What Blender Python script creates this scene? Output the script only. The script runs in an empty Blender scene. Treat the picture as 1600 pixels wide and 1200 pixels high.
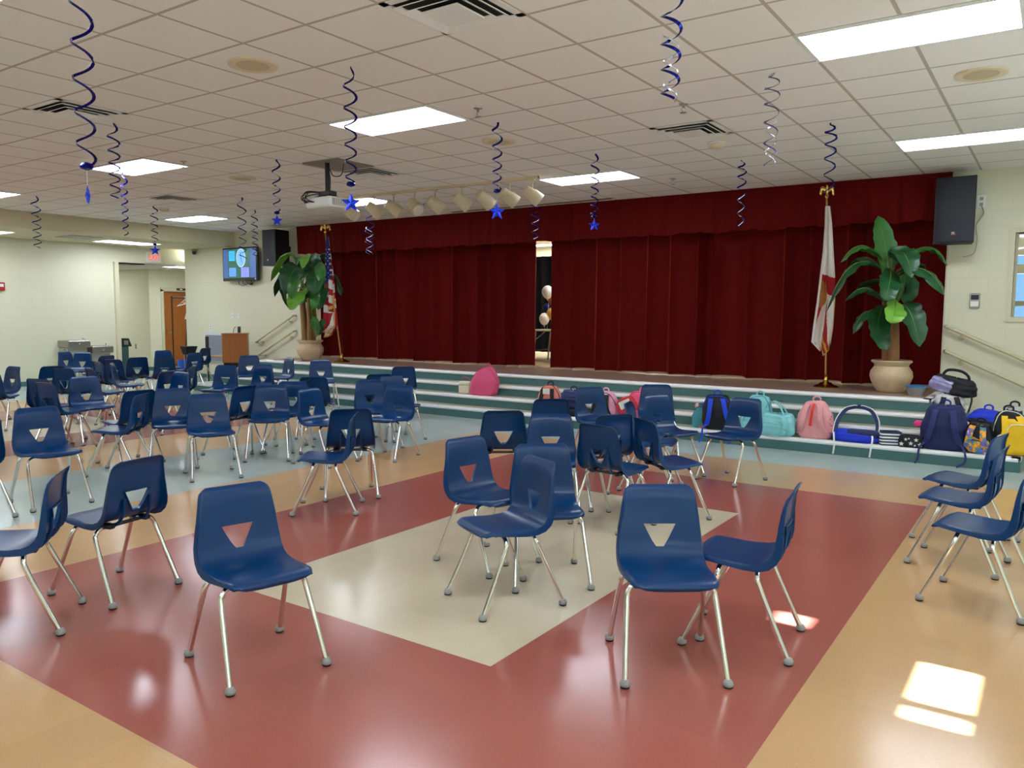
import bpy, bmesh, math, random
from mathutils import Vector, Matrix, noise

C = bpy.context.scene.collection
PI = math.pi
R = math.radians
rnd = random.Random(7)

# ------------------------------------------------------------------ camera, world, sun, exposure
EYE = Vector((0.0, 0.0, 1.57))
F_PX, YAW, PITCH, ROLL = 1238.5, 0.60119239, -0.08934265, 0.00597331
_f = Vector((-math.sin(YAW) * math.cos(PITCH), math.cos(YAW) * math.cos(PITCH), math.sin(PITCH)))
_r = Vector((math.cos(YAW), math.sin(YAW), 0.0))
_u = _r.cross(_f)
CR = _r * math.cos(ROLL) + _u * math.sin(ROLL)
CU = _u * math.cos(ROLL) - _r * math.sin(ROLL)
cam_data = bpy.data.cameras.new('camera')
cam_data.sensor_width = 36.0
cam_data.lens = F_PX / 1600.0 * 36.0
cam_data.clip_start = 0.05
cam_data.clip_end = 200
cam = bpy.data.objects.new('camera', cam_data)
C.objects.link(cam)
cam.matrix_world = Matrix(((CR.x, CU.x, -_f.x, EYE.x), (CR.y, CU.y, -_f.y, EYE.y), (CR.z, CU.z, -_f.z, EYE.z), (0, 0, 0, 1)))
bpy.context.scene.camera = cam

world = bpy.data.worlds.new('world')
bpy.context.scene.world = world
world.use_nodes = True
_bg = world.node_tree.nodes['Background']
_bg.inputs['Color'].default_value = (0.30, 0.62, 1.0, 1)
_bg.inputs['Strength'].default_value = 0.42

SUN_EL = R(28)
sun_data = bpy.data.lights.new('sun', 'SUN')
sun_data.energy = 60.0
sun_data.angle = R(0.4)
sun_data.color = (0.92, 0.95, 1.0)
sun = bpy.data.objects.new('sun', sun_data)
C.objects.link(sun)
sun.rotation_euler = Vector((-math.cos(SUN_EL), 0, -math.sin(SUN_EL))).to_track_quat('-Z', 'Y').to_euler()
sun.location = (12, 4, 8)

LAMP = 7.5            # what the ceiling troffers give off
vs = bpy.context.scene.view_settings
vs.view_transform = 'Standard'
vs.look = 'None'
vs.gamma = 1.0
vs.use_curve_mapping = False
vs.exposure = 1.34

CEIL = 3.3276
GX, GY, GS = -2.693, 4.660, 0.6096      # ceiling grid
STAGE = 0.612

def pt(px, py, z=None, y=None, x=None):
    """the place a point of the photograph has on a known plane of the room"""
    d = CR * ((px - 800) / F_PX) - CU * ((py - 600) / F_PX) + _f
    t = (z - EYE.z) / d.z if z is not None else ((y - EYE.y) / d.y if y is not None else (x - EYE.x) / d.x)
    return EYE + d * t

# ------------------------------------------------------------------ materials
def lin(c):
    return tuple((v / 12.92 if v <= 0.04045 else ((v + 0.055) / 1.055) ** 2.4) for v in (q / 255.0 for q in c))

_mats = {}
def mat(name, rgb, rough=0.5, metal=0.0, var=0.06, scale=20.0, bump=0.0, sheen=0.0, coat=0.0, trans=0.0, emit=0.0, spec=0.5, alpha=1.0):
    if name in _mats:
        return _mats[name]
    m = bpy.data.materials.new(name)
    m.use_nodes = True
    nt = m.node_tree
    b = nt.nodes['Principled BSDF']
    col = lin(rgb)
    tc = nt.nodes.new('ShaderNodeTexCoord')
    nz = nt.nodes.new('ShaderNodeTexNoise')
    nz.inputs['Scale'].default_value = scale
    nz.inputs['Detail'].default_value = 4
    nt.links.new(tc.outputs['Object'], nz.inputs['Vector'])
    mx = nt.nodes.new('ShaderNodeMix')
    mx.data_type = 'RGBA'
    mx.inputs['A'].default_value = tuple(max(0, c * (1 - var)) for c in col) + (1,)
    mx.inputs['B'].default_value = tuple(min(1, c * (1 + var)) for c in col) + (1,)
    nt.links.new(nz.outputs['Fac'], mx.inputs['Factor'])
    nt.links.new(mx.outputs['Result'], b.inputs['Base Color'])
    b.inputs['Roughness'].default_value = rough
    b.inputs['Metallic'].default_value = metal
    b.inputs['Specular IOR Level'].default_value = spec
    if sheen:
        b.inputs['Sheen Weight'].default_value = sheen
        b.inputs['Sheen Tint'].default_value = tuple(min(1, c * 6 + 0.05) for c in col) + (1,)
        b.inputs['Sheen Roughness'].default_value = 0.35
    if coat:
        b.inputs['Coat Weight'].default_value = coat
    if trans:
        b.inputs['Transmission Weight'].default_value = trans
    if alpha < 1:
        b.inputs['Alpha'].default_value = alpha
    if emit:
        b.inputs['Emission Color'].default_value = col + (1,)
        b.inputs['Emission Strength'].default_value = emit
    if bump:
        bp = nt.nodes.new('ShaderNodeBump')
        bp.inputs['Strength'].default_value = bump
        bp.inputs['Distance'].default_value = 0.01
        nt.links.new(nz.outputs['Fac'], bp.inputs['Height'])
        nt.links.new(bp.outputs['Normal'], b.inputs['Normal'])
    _mats[name] = m
    return m

class N:
    """small helper for node arithmetic"""
    def __init__(s, name):
        s.m = bpy.data.materials.new(name)
        s.m.use_nodes = True
        s.t = s.m.node_tree
        s.b = s.t.nodes['Principled BSDF']
        s.tc = s.t.nodes.new('ShaderNodeTexCoord')
        sp = s.t.nodes.new('ShaderNodeSeparateXYZ')
        s.t.links.new(s.tc.outputs['Object'], sp.inputs[0])
        s.x, s.y, s.z = sp.outputs
    def math(s, op, a, b=None, c=None):
        n = s.t.nodes.new('ShaderNodeMath')
        n.operation = op
        for i, v in enumerate((a, b, c)):
            if v is None:
                continue
            if isinstance(v, (int, float)):
                n.inputs[i].default_value = v
            else:
                s.t.links.new(v, n.inputs[i])
        return n.outputs[0]
    def mix(s, f, a, b):
        n = s.t.nodes.new('ShaderNodeMix')
        n.data_type = 'RGBA'
        for k, v in (('Factor', f), ('A', a), ('B', b)):
            if isinstance(v, (int, float)):
                n.inputs[k].default_value = v
            elif isinstance(v, tuple):
                n.inputs[k].default_value = v + (1,) if len(v) == 3 else v
            else:
                s.t.links.new(v, n.inputs[k])
        return n.outputs['Result']
    def noise(s, scale, detail=3, rough=0.5, vec=None):
        n = s.t.nodes.new('ShaderNodeTexNoise')
        n.inputs['Scale'].default_value = scale
        n.inputs['Detail'].default_value = detail
        n.inputs['Roughness'].default_value = rough
        s.t.links.new(vec or s.tc.outputs['Object'], n.inputs['Vector'])
        return n.outputs['Fac']
    def bump(s, h, strength, dist=0.01):
        n = s.t.nodes.new('ShaderNodeBump')
        n.inputs['Strength'].default_value = strength
        n.inputs['Distance'].default_value = dist
        s.t.links.new(h, n.inputs['Height'])
        s.t.links.new(n.outputs['Normal'], s.b.inputs['Normal'])
    def inside(s, v, a, b):
        return s.math('MULTIPLY', s.math('GREATER_THAN', v, a), s.math('LESS_THAN', v, b))

def floor_material():
    n = N('vinyl floor tiles')
    red, tan, cream, blue = lin((163, 91, 80)), lin((197, 157, 112)), lin((206, 192, 166)), lin((168, 182, 176))
    def box(x0, x1, y0, y1):
        return n.math('MULTIPLY', n.inside(n.x, x0, x1), n.inside(n.y, y0, y1))
    col = blue
    for x0, x1, y0, y1, c in ((-6.2, 0.41, 0.32, 8.41, tan), (-14.7, -7.87, 0.32, 8.41, tan), (-4.97, -0.807, 1.54, 7.24, red), (-13.46, -9.24, 1.54, 7.24, red),
                              (-3.8, -2.0, 2.76, 6.1, cream), (-12.27, -10.35, 2.76, 6.1, cream)):
        col = n.mix(box(x0, x1, y0, y1), col, c)
    # each 12 inch tile a hair lighter or darker, fine chips, scuffs
    vm = n.t.nodes.new('ShaderNodeVectorMath'); vm.operation = 'SCALE'; vm.inputs['Scale'].default_value = 1 / 0.3048
    n.t.links.new(n.tc.outputs['Object'], vm.inputs[0])
    fl = n.t.nodes.new('ShaderNodeVectorMath'); fl.operation = 'FLOOR'
    n.t.links.new(vm.outputs[0], fl.inputs[0])
    wn = n.t.nodes.new('ShaderNodeTexWhiteNoise'); wn.noise_dimensions = '3D'
    n.t.links.new(fl.outputs[0], wn.inputs['Vector'])
    k = n.math('ADD', 0.97, n.math('MULTIPLY', wn.outputs['Value'], 0.06))
    k = n.math('MULTIPLY', k, n.math('ADD', 0.84, n.math('MULTIPLY', n.noise(85, 3, 0.8), 0.32)))
    k = n.math('MULTIPLY', k, n.math('ADD', 0.93, n.math('MULTIPLY', n.noise(1.3, 3), 0.14)))
    hs = n.t.nodes.new('ShaderNodeHueSaturation')
    n.t.links.new(k, hs.inputs['Value'])
    n.t.links.new(col, hs.inputs['Color'])
    n.t.links.new(hs.outputs['Color'], n.b.inputs['Base Color'])
    n.t.links.new(n.math('ADD', 0.13, n.math('MULTIPLY', n.noise(3.0, 5, 0.7), 0.12)), n.b.inputs['Roughness'])
    n.b.inputs['Specular IOR Level'].default_value = 0.5
    n.bump(n.noise(26, 6, 0.65), 0.045, 0.004)
    return n.m

def ceiling_material(name='acoustic ceiling tiles', rgb=(246, 240, 232)):
    n = N(name)
    def line(v, o):
        fr = n.math('FRACT', n.math('DIVIDE', n.math('SUBTRACT', v, o - 0.5 * GS), GS))
        return n.math('LESS_THAN', n.math('ABSOLUTE', n.math('SUBTRACT', fr, 0.5)), 0.0125 / GS)
    g = n.math('MAXIMUM', line(n.x, GX), line(n.y, GY))
    sp = n.math('ADD', 0.94, n.math('MULTIPLY', n.noise(120, 3, 0.7), 0.10))
    hs = n.t.nodes.new('ShaderNodeHueSaturation')
    hs.inputs['Color'].default_value = lin(rgb) + (1,)
    n.t.links.new(sp, hs.inputs['Value'])
    col = n.mix(g, hs.outputs['Color'], lin((196, 182, 168)))
    n.t.links.new(col, n.b.inputs['Base Color'])
    n.b.inputs['Roughness'].default_value = 0.9
    n.bump(n.math('SUBTRACT', n.noise(150, 4, 0.7), n.math('MULTIPLY', g, 0.8)), 0.25, 0.006)
    return n.m

def block_wall_material(name, rgb, strength=0.12):
    n = N(name)
    br = n.t.nodes.new('ShaderNodeTexBrick')
    br.inputs['Scale'].default_value = 1.0
    br.inputs['Brick Width'].default_value = 0.406
    br.inputs['Row Height'].default_value = 0.203
    br.inputs['Mortar Size'].default_value = 0.005
    br.inputs['Mortar Smooth'].default_value = 0.6
    br.inputs['Color1'].default_value = (1, 1, 1, 1)
    br.inputs['Color2'].default_value = (0.985, 0.985, 0.985, 1)
    br.inputs['Mortar'].default_value = (0.93, 0.93, 0.92, 1)
    cb = n.t.nodes.new('ShaderNodeCombineXYZ')
    n.t.links.new(n.math('ADD', n.x, n.y), cb.inputs[0])
    n.t.links.new(n.z, cb.inputs[1])
    n.t.links.new(cb.outputs[0], br.inputs['Vector'])
    mu = n.t.nodes.new('ShaderNodeMix'); mu.data_type = 'RGBA'; mu.blend_type = 'MULTIPLY'
    mu.inputs['Factor'].default_value = 1.0
    mu.inputs['A'].default_value = lin(rgb) + (1,)
    n.t.links.new(br.outputs['Color'], mu.inputs['B'])
    n.t.links.new(mu.outputs['Result'], n.b.inputs['Base Color'])
    n.b.inputs['Roughness'].default_value = 0.5
    n.bump(n.math('SUBTRACT', n.math('MULTIPLY', n.noise(60, 3), 0.3), br.outputs['Fac']), strength, 0.006)
    return n.m

def wood_material(name, a, b, axis='z', rough=0.4):
    n = N(name)
    sc = n.t.nodes.new('ShaderNodeMapping')
    n.t.links.new(n.tc.outputs['Object'], sc.inputs['Vector'])
    s = [22.0, 22.0, 22.0]
    s['xyz'.index(axis)] = 1.6
    sc.inputs['Scale'].default_value = s
    f = n.noise(1.0, 6, 0.6, sc.outputs[0])
    n.t.links.new(n.mix(f, lin(a), lin(b)), n.b.inputs['Base Color'])
    n.b.inputs['Roughness'].default_value = rough
    return n.m

def leaf_material(name, a, b):
    n = N(name)
    n.t.links.new(n.mix(n.noise(9.0, 4), lin(a), lin(b)), n.b.inputs['Base Color'])
    n.b.inputs['Roughness'].default_value = 0.38
    n.bump(n.noise(45, 3), 0.12, 0.01)
    return n.m

def velvet_material():
    n = N('dark red velvet')
    f = n.noise(5, 4)
    n.t.links.new(n.mix(f, lin((88, 2, 2)), lin((100, 5, 3))), n.b.inputs['Base Color'])
    n.b.inputs['Roughness'].default_value = 0.8
    n.b.inputs['Specular IOR Level'].default_value = 0.15
    sh = n.t.nodes.new('ShaderNodeBsdfSheen')
    sh.inputs['Color'].default_value = (1.0, 0.13, 0.04, 1)
    sh.inputs['Roughness'].default_value = 0.25
    ad = n.t.nodes.new('ShaderNodeAddShader')
    n.t.links.new(n.b.outputs[0], ad.inputs[0])
    n.t.links.new(sh.outputs[0], ad.inputs[1])
    n.t.links.new(ad.outputs[0], n.t.nodes['Material Output'].inputs['Surface'])
    return n.m

M_FLOOR = floor_material()
M_CEIL = ceiling_material()
M_WALL = block_wall_material('cream painted block', (222, 217, 190), 0.10)
M_WALL2 = block_wall_material('corridor painted block', (224, 217, 188), 0.5)
M_SOFFIT = mat('tan painted soffit', (205, 196, 160), 0.7, var=0.02, scale=3)
M_TEAL = mat('teal vinyl base', (70, 112, 112), 0.45, var=0.08, scale=8)
M_TREAD = mat('tan step tread', (178, 166, 140), 0.35, var=0.08, scale=30)
M_STAGE = mat('brown stage boards', (150, 122, 104), 0.32, var=0.08, scale=6)
M_NOSE = mat('white rubber nosing', (250, 250, 252), 0.3, var=0.02)
M_VELVET = velvet_material()
M_CREAM = mat('cream paint', (214, 205, 176), 0.45, var=0.03)
M_CREAMCLOTH = mat('cream lining cloth', (226, 206, 174), 0.9, var=0.06)
M_BLACK = mat('black plastic', (16, 16, 20), 0.4, var=0.15)
M_BLACKCLOTH = mat('black cloth', (20, 20, 26), 0.9, var=0.2, sheen=0.15)
M_WHITE = mat('white plastic', (236, 236, 232), 0.35, var=0.02)
M_CHAIR = mat('navy blue polypropylene', (0, 52, 102), 0.28, var=0.06, scale=6, bump=0.02, spec=0.38)
M_CHROME = mat('chrome tube', (226, 224, 220), 0.12, 1.0, var=0.02)
M_GLIDE = mat('grey nylon glide', (150, 150, 150), 0.5)
M_FELT = mat('black glide base', (24, 22, 22), 0.8)
M_BRASS = mat('polished brass', (214, 176, 92), 0.18, 1.0, var=0.03)
M_STEEL = mat('brushed steel', (176, 174, 166), 0.35, 1.0, var=0.05)
M_GREYMETAL = mat('grey enamel', (166, 164, 150), 0.5, var=0.05)
M_LAMP = mat('troffer diffuser', (232, 242, 255), 0.5, emit=LAMP, var=0.0)
M_LAMP2 = mat('office lamp diffuser', (240, 246, 255), 0.5, emit=1.2, var=0.0)
M_BLUEFOIL = mat('blue metallic foil', (8, 18, 124), 0.2, 0.7, var=0.1)
M_STAR = mat('bright blue foil', (22, 62, 235), 0.25, 0.35, var=0.15)
M_SILVERFOIL = mat('silver foil', (205, 208, 226), 0.2, 0.9, var=0.05)
M_STRING = mat('clear thread', (210, 212, 220), 0.4)
M_GLASS = mat('window glass', (235, 244, 248), 0.02, trans=1.0, var=0.0)

# ------------------------------------------------------------------ mesh builder
class MB:
    def __init__(s):
        s.v, s.f, s.mi, s.mats, s.m = [], [], [], [], 0
    def use(s, material):
        if material not in s.mats:
            s.mats.append(material)
        s.m = s.mats.index(material)
        return s
    def face(s, idx):
        s.f.append(tuple(idx)); s.mi.append(s.m)
    def add(s, verts, faces):
        o = len(s.v)
        s.v += [tuple(q) for q in verts]
        for f in faces:
            s.face([i + o for i in f])
        return s
    def box(s, x0, x1, y0, y1, z0, z1):
        return s.add([(x, y, z) for z in (z0, z1) for y in (y0, y1) for x in (x0, x1)],
                     [(0, 2, 3, 1), (4, 5, 7, 6), (0, 1, 5, 4), (2, 6, 7, 3), (0, 4, 6, 2), (1, 3, 7, 5)])
    def bbox(s, x0, x1, y0, y1, z0, z1, b=0.01):
        """box with chamfered edges"""
        b = min(b, (x1 - x0) * 0.45, (y1 - y0) * 0.45, (z1 - z0) * 0.45)
        X, Y, Z = (x0, x1), (y0, y1), (z0, z1)
        sg = (1, -1)
        vs, ix = [], {}
        for i in (0, 1):
            for j in (0, 1):
                for k in (0, 1):
                    for a in range(3):
                        p = [X[i] + b * sg[i], Y[j] + b * sg[j], Z[k] + b * sg[k]]
                        p[a] = (X, Y, Z)[a][(i, j, k)[a]]
                        ix[(i, j, k, a)] = len(vs); vs.append(p)
        fs = []
        for a in range(3):
            o = [q for q in range(3) if q != a]
            for sd in (0, 1):
                c = []
                for p, q in ((0, 0), (1, 0), (1, 1), (0, 1)):
                    t = [0, 0, 0]; t[a] = sd; t[o[0]] = p; t[o[1]] = q
                    c.append(ix[(*t, a)])
                fs.append(c)
            for p in (0, 1):
                for q in (0, 1):
                    e = []
                    for r_, ax in ((0, o[0]), (1, o[0]), (1, o[1]), (0, o[1])):
                        t = [0, 0, 0]; t[a] = r_; t[o[0]] = p; t[o[1]] = q
                        e.append(ix[(*t, ax)])
                    fs.append(e)
        for i in (0, 1):
            for j in (0, 1):
                for k in (0, 1):
                    fs.append([ix[(i, j, k, a)] for a in range(3)])
        return s.add(vs, fs)
    def tube(s, pts, r, n=8, cap=True, flat=1.0):
        pts = [Vector(p) for p in pts]
        rs = r if isinstance(r, (list, tuple)) else [r] * len(pts)
        o = len(s.v)
        ref = None
        for i, p in enumerate(pts):
            t = (pts[min(i + 1, len(pts) - 1)] - pts[max(i - 1, 0)])
            t = t.normalized() if t.length > 1e-9 else Vector((0, 0, 1))
            if ref is None:
                ref = Vector((0, 0, 1)) if abs(t.z) < 0.9 else Vector((1, 0, 0))
            a = (ref - t * ref.dot(t))
            a = a.normalized() if a.length > 1e-6 else t.orthogonal().normalized()
            ref = a
            b = t.cross(a)
            for k in range(n):
                w = 2 * PI * k / n
                s.v.append(tuple(p + a * (math.cos(w) * rs[i]) + b * (math.sin(w) * rs[i] * flat)))
        for i in range(len(pts) - 1):
            for k in range(n):
                k2 = (k + 1) % n
                s.face((o + i * n + k, o + i * n + k2, o + (i + 1) * n + k2, o + (i + 1) * n + k))
        if cap:
            s.face([o + k for k in range(n)][::-1])
            s.face([o + (len(pts) - 1) * n + k for k in range(n)])
        return s
    def lathe(s, prof, n=24, c=(0, 0, 0), rib=None):
        """profile [(radius, height)] turned about z"""
        o = len(s.v)
        for r, z in prof:
            for k in range(n):
                w = 2 * PI * k / n
                q = r * (1 + (rib(w, z) if rib else 0))
                s.v.append((c[0] + q * math.cos(w), c[1] + q * math.sin(w), c[2] + z))
        for i in range(len(prof) - 1):
            for k in range(n):
                k2 = (k + 1) % n
                s.face((o + i * n + k, o + i * n + k2, o + (i + 1) * n + k2, o + (i + 1) * n + k))
        s.face([o + k for k in range(n)][::-1])
        s.face([o + (len(prof) - 1) * n + k for k in range(n)])
        return s
    def grid(s, fn, nu, nv, skip=None, mfn=None):
        o = len(s.v)
        for j in range(nv + 1):
            for i in range(nu + 1):
                s.v.append(tuple(fn(i / nu, j / nv)))
        for j in range(nv):
            for i in range(nu):
                if skip and skip(i, j):
                    continue
                if mfn:
                    s.use(mfn((i + 0.5) / nu, (j + 0.5) / nv))
                a = o + j * (nu + 1) + i
                s.face((a, a + 1, a + nu + 2, a + nu + 1))
        return s
    def ribbon(s, pts, w, side, t=0.004):
        """a strap of width w and thickness t along pts; side = direction of its width (one vector or one per point)"""
        pts = [Vector(p) for p in pts]
        o = len(s.v)
        for i, p in enumerate(pts):
            d = (pts[min(i + 1, len(pts) - 1)] - pts[max(i - 1, 0)]).normalized()
            sv = Vector(side[i] if isinstance(side[0], (tuple, list, Vector)) else side)
            sv = (sv - d * sv.dot(d))
            sv = sv.normalized() if sv.length > 1e-6 else d.orthogonal().normalized()
            nn = d.cross(sv)
            ww = w[i] if isinstance(w, (list, tuple)) else w
            for a, b in ((-1, -1), (1, -1), (1, 1), (-1, 1)):
                s.v.append(tuple(p + sv * (a * ww / 2) + nn * (b * t / 2)))
        for i in range(len(pts) - 1):
            for k in range(4):
                k2 = (k + 1) % 4
                s.face((o + i * 4 + k, o + i * 4 + k2, o + i * 4 + 4 + k2, o + i * 4 + 4 + k))
        s.face((o, o + 1, o + 2, o + 3)); e = o + (len(pts) - 1) * 4
        s.face((e + 3, e + 2, e + 1, e))
        return s
    def mesh(s, name, material=None, smooth=True, thick=0.0):
        me = bpy.data.meshes.new(name)
        me.from_pydata(s.v, [], s.f)
        for m_ in (s.mats or [material]):
            me.materials.append(m_)
        if s.mats:
            me.polygons.foreach_set('material_index', s.mi)
        bm = bmesh.new(); bm.from_mesh(me)
        bmesh.ops.recalc_face_normals(bm, faces=bm.faces)
        if thick:
            bmesh.ops.solidify(bm, geom=list(bm.faces), thickness=thick)
        bm.to_mesh(me); bm.free()
        if smooth:
            me.polygons.foreach_set('use_smooth', [True] * len(me.polygons))
            me.set_sharp_from_angle(angle=R(42))
        me.update()
        return me
    def build(s, name, material=None, parent=None, smooth=True, thick=0.0, loc=None):
        return link(name, s.mesh(name, material, smooth, thick), parent, loc)

def link(name, data, parent=None, loc=None, rot=None):
    o = bpy.data.objects.new(name, data)
    C.objects.link(o)
    if parent is not None:
        o.parent = parent
    if loc is not None:
        o.location = loc
    if rot is not None:
        o.rotation_euler = rot
    return o

def tag(o, label, cat, group=None, kind=None):
    o['label'] = label; o['category'] = cat
    if group: o['group'] = group
    if kind: o['kind'] = kind
    return o

def thing(name, label, cat, loc=(0, 0, 0), rotz=0.0, group=None):
    o = bpy.data.objects.new(name, None)
    o.empty_display_size = 0.1
    C.objects.link(o)
    o.location = loc
    o.rotation_euler = (0, 0, rotz)
    return tag(o, label, cat, group)

def struct(name, mb, material=None, parent=None, label=None, smooth=False):
    o = mb.build(name, material, parent, smooth)
    if parent is None:
        o['kind'] = 'structure'
    if label: o['label'] = label
    return o

def copy_tree(o, parent=None):
    c = o.copy(); C.objects.link(c)
    c.parent = parent
    for ch in list(o.children):
        copy_tree(ch, c)
    return c

def smoothpath(pts, n=6):
    """Catmull-Rom through pts"""
    pts = [Vector(p) for p in pts]
    out = []
    for i in range(len(pts) - 1):
        p0, p1, p2, p3 = pts[max(i - 1, 0)], pts[i], pts[i + 1], pts[min(i + 2, len(pts) - 1)]
        for k in range(n):
            t = k / n
            out.append(0.5 * ((2 * p1) + (p2 - p0) * t + (2 * p0 - 5 * p1 + 4 * p2 - p3) * t * t + (3 * p1 - p0 - 3 * p2 + p3) * t ** 3))
    out.append(pts[-1])
    return out

def text(name, body, size, material, parent, loc, rot, extrude=0.002, align='CENTER'):
    cu = bpy.data.curves.new(name, 'FONT')
    cu.body = body; cu.size = size; cu.extrude = extrude
    cu.align_x = align; cu.align_y = 'CENTER'
    cu.materials.append(material)
    tmp = bpy.data.objects.new(name, cu)
    C.objects.link(tmp)
    me = bpy.data.meshes.new_from_object(tmp.evaluated_get(bpy.context.evaluated_depsgraph_get()))
    bpy.data.objects.remove(tmp)
    me.name = name
    return link(name, me, parent, loc, rot)

# ------------------------------------------------------------------ the room
struct('floor', MB().box(-24, 5.0, -4.0, 14.6, -0.08, 0.0), M_FLOOR)
struct('ceiling', MB().box(-15.3, 5.0, -4.0, 11.3, CEIL, CEIL + 0.08), M_CEIL)
SOF = 3.02
struct('ceiling_soffit', MB().box(-17.6, -15.3, -4.0, 11.28, SOF, CEIL + 0.08), M_SOFFIT)
struct('wall_left', MB().box(-17.75, -17.5, -4.0, 9.78, 0, SOF).box(-17.75, -17.5, 9.78, 11.48, 2.66, SOF), M_WALL)
# front wall with the stage opening and the office window
w = MB()
w.box(-17.2, -13.13, 11.28, 11.48, 0, CEIL + 0.08)
w.box(-13.13, -1.17, 11.28, 11.48, 3.22, CEIL + 0.08)
w.box(-1.17, -0.47, 11.28, 11.48, 0, CEIL + 0.08)
w.box(-0.47, 1.10, 11.28, 11.48, 0, 1.56).box(-0.47, 1.10, 11.28, 11.48, 2.56, CEIL + 0.08)
w.box(1.10, 5.0, 11.28, 11.48, 0, CEIL + 0.08)
struct('wall_front', w, M_WALL)
struct('wall_back', MB().box(-17.75, 5.0, -4.2, -4.0, 0, CEIL + 0.08), M_WALL)
# unseen right wall; two small high panes shaped to cast the sun patches
t28 = math.tan(SUN_EL)
zz = lambda x: (5.0 - x) * t28
a0, a1 = zz(-0.21), zz(-0.47)
b0, b1 = zz(-0.97), zz(-1.18)
w = MB()
OPEN = [(-3.0, -1.7), (0.1, 1.4), (5.7, 6.6)]  # unseen windows added so that daylight brightens the ceiling
ys = [-4.2, -3.0, -1.7, 0.1, 1.4, 3.33]
w.box(5.0, 5.06, -4.2, -3.0, 0, CEIL + 0.08).box(5.0, 5.06, -1.7, 0.1, 0, CEIL + 0.08).box(5.0, 5.06, 1.4, 3.33, 0, CEIL + 0.08)
w.box(5.0, 5.06, 3.92, 4.03, 0, CEIL + 0.08).box(5.0, 5.06, 4.18, 5.7, 0, CEIL + 0.08).box(5.0, 5.06, 6.6, 11.48, 0, CEIL + 0.08)
for y0, y1 in OPEN:
    w.box(5.0, 5.06, y0, y1, 0, 0.85).box(5.0, 5.06, y0, y1, 2.05, CEIL + 0.08)
w.box(5.0, 5.06, 3.33, 3.92, 0, a0).box(5.0, 5.06, 3.33, 3.92, a1, CEIL + 0.08)
w.box(5.0, 5.06, 4.03, 4.18, 0, b0).box(5.0, 5.06, 4.03, 4.18, b1, CEIL + 0.08)
struct('wall_right', w, M_WALL)
struct('window_2', MB().box(5.0, 5.06, 3.43, 3.51, a0, a1), M_CREAM)
w = MB()
for y0, y1 in OPEN:
    w.box(4.99, 5.07, y0, y0 + 0.05, 0.85, 2.05).box(4.99, 5.07, y1 - 0.05, y1, 0.85, 2.05).box(4.99, 5.07, y0, y1, 0.85, 0.90).box(4.99, 5.07, y0, y1, 2.0, 2.05)
struct('added_window', w, M_CREAM)
# baseboards
struct('baseboard_left', MB().box(-17.5, -17.485, -4.0, 9.78, 0, 0.10), M_TEAL)
struct('baseboard_front', MB().box(-17.2, -14.1, 11.265, 11.28, 0, 0.10).box(-0.22, 5, 11.265, 11.28, 0, 0.10), M_TEAL)
struct('trim_1', MB().box(-17.5, -17.43, 9.70, 9.79, 0, 2.66), M_CREAM)      # corner guard at the corridor mouth

# corridor beyond the left corner
struct('wall_corridor', MB().box(-24, -19.75, 11.8, 11.95, 0, 2.66).box(-24, -17.75, 9.45, 9.6, 0, 2.66).box(-24, -17.0, 14.5, 14.65, 0, 2.66).box(-24.15, -24, 9.45, 12, 0, 2.66)
       .box(-17.2, -17.05, 11.48, 14.5, 0, 2.66), M_WALL2)
w = MB().box(-19.75, -19.6, 11.8, 12.15, 0, 2.66).box(-19.75, -19.6, 13.2, 14.5, 0, 2.66).box(-19.75, -19.6, 12.15, 13.2, 2.14, 2.66)
struct('wall_corridor_end', w, M_WALL2)
struct('ceiling_corridor', MB().box(-24, -17.6, 9.45, 14.6, 2.66, 2.74).box(-17.6, -17.05, 11.49, 14.6, 2.66, 2.74), mat('corridor ceiling tiles', (214, 208, 192), 0.9, var=0.03))
struct('baseboard_corridor', MB().box(-22, -19.6, 11.785, 11.8, 0, 0.10).box(-19.6, -19.585, 11.785, 12.12, 0, 0.10), M_TEAL)
dr = struct('door_1', MB().box(-19.71, -19.66, 12.2, 13.15, 0.01, 2.09), wood_material('red brown oak veneer', (150, 84, 28), (178, 106, 44)))
struct('door_frame', MB().box(-19.74, -19.585, 12.12, 12.2, 0, 2.14).box(-19.74, -19.585, 13.15, 13.23, 0, 2.14).box(-19.74, -19.585, 12.12, 13.23, 2.09, 2.20), M_CREAM, dr)
struct('door_handle', MB().tube([(-19.66, 12.3, 1.0), (-19.61, 12.3, 1.0), (-19.61, 12.42, 1.0)], 0.012), M_STEEL, dr)
pl = thing('door_sign', 'small dark room plate on the frame above the brown corridor door', 'sign', (-19.585, 12.72, 2.15))
MB().box(0, 0.008, -0.14, 0.14, -0.03, 0.03).build('plate', mat('dark sign plate', (60, 56, 50), 0.4), pl, False)
MB().box(0.008, 0.01, -0.05, 0.03, -0.016, 0.016).build('lettering', M_WHITE, pl, False)

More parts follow.
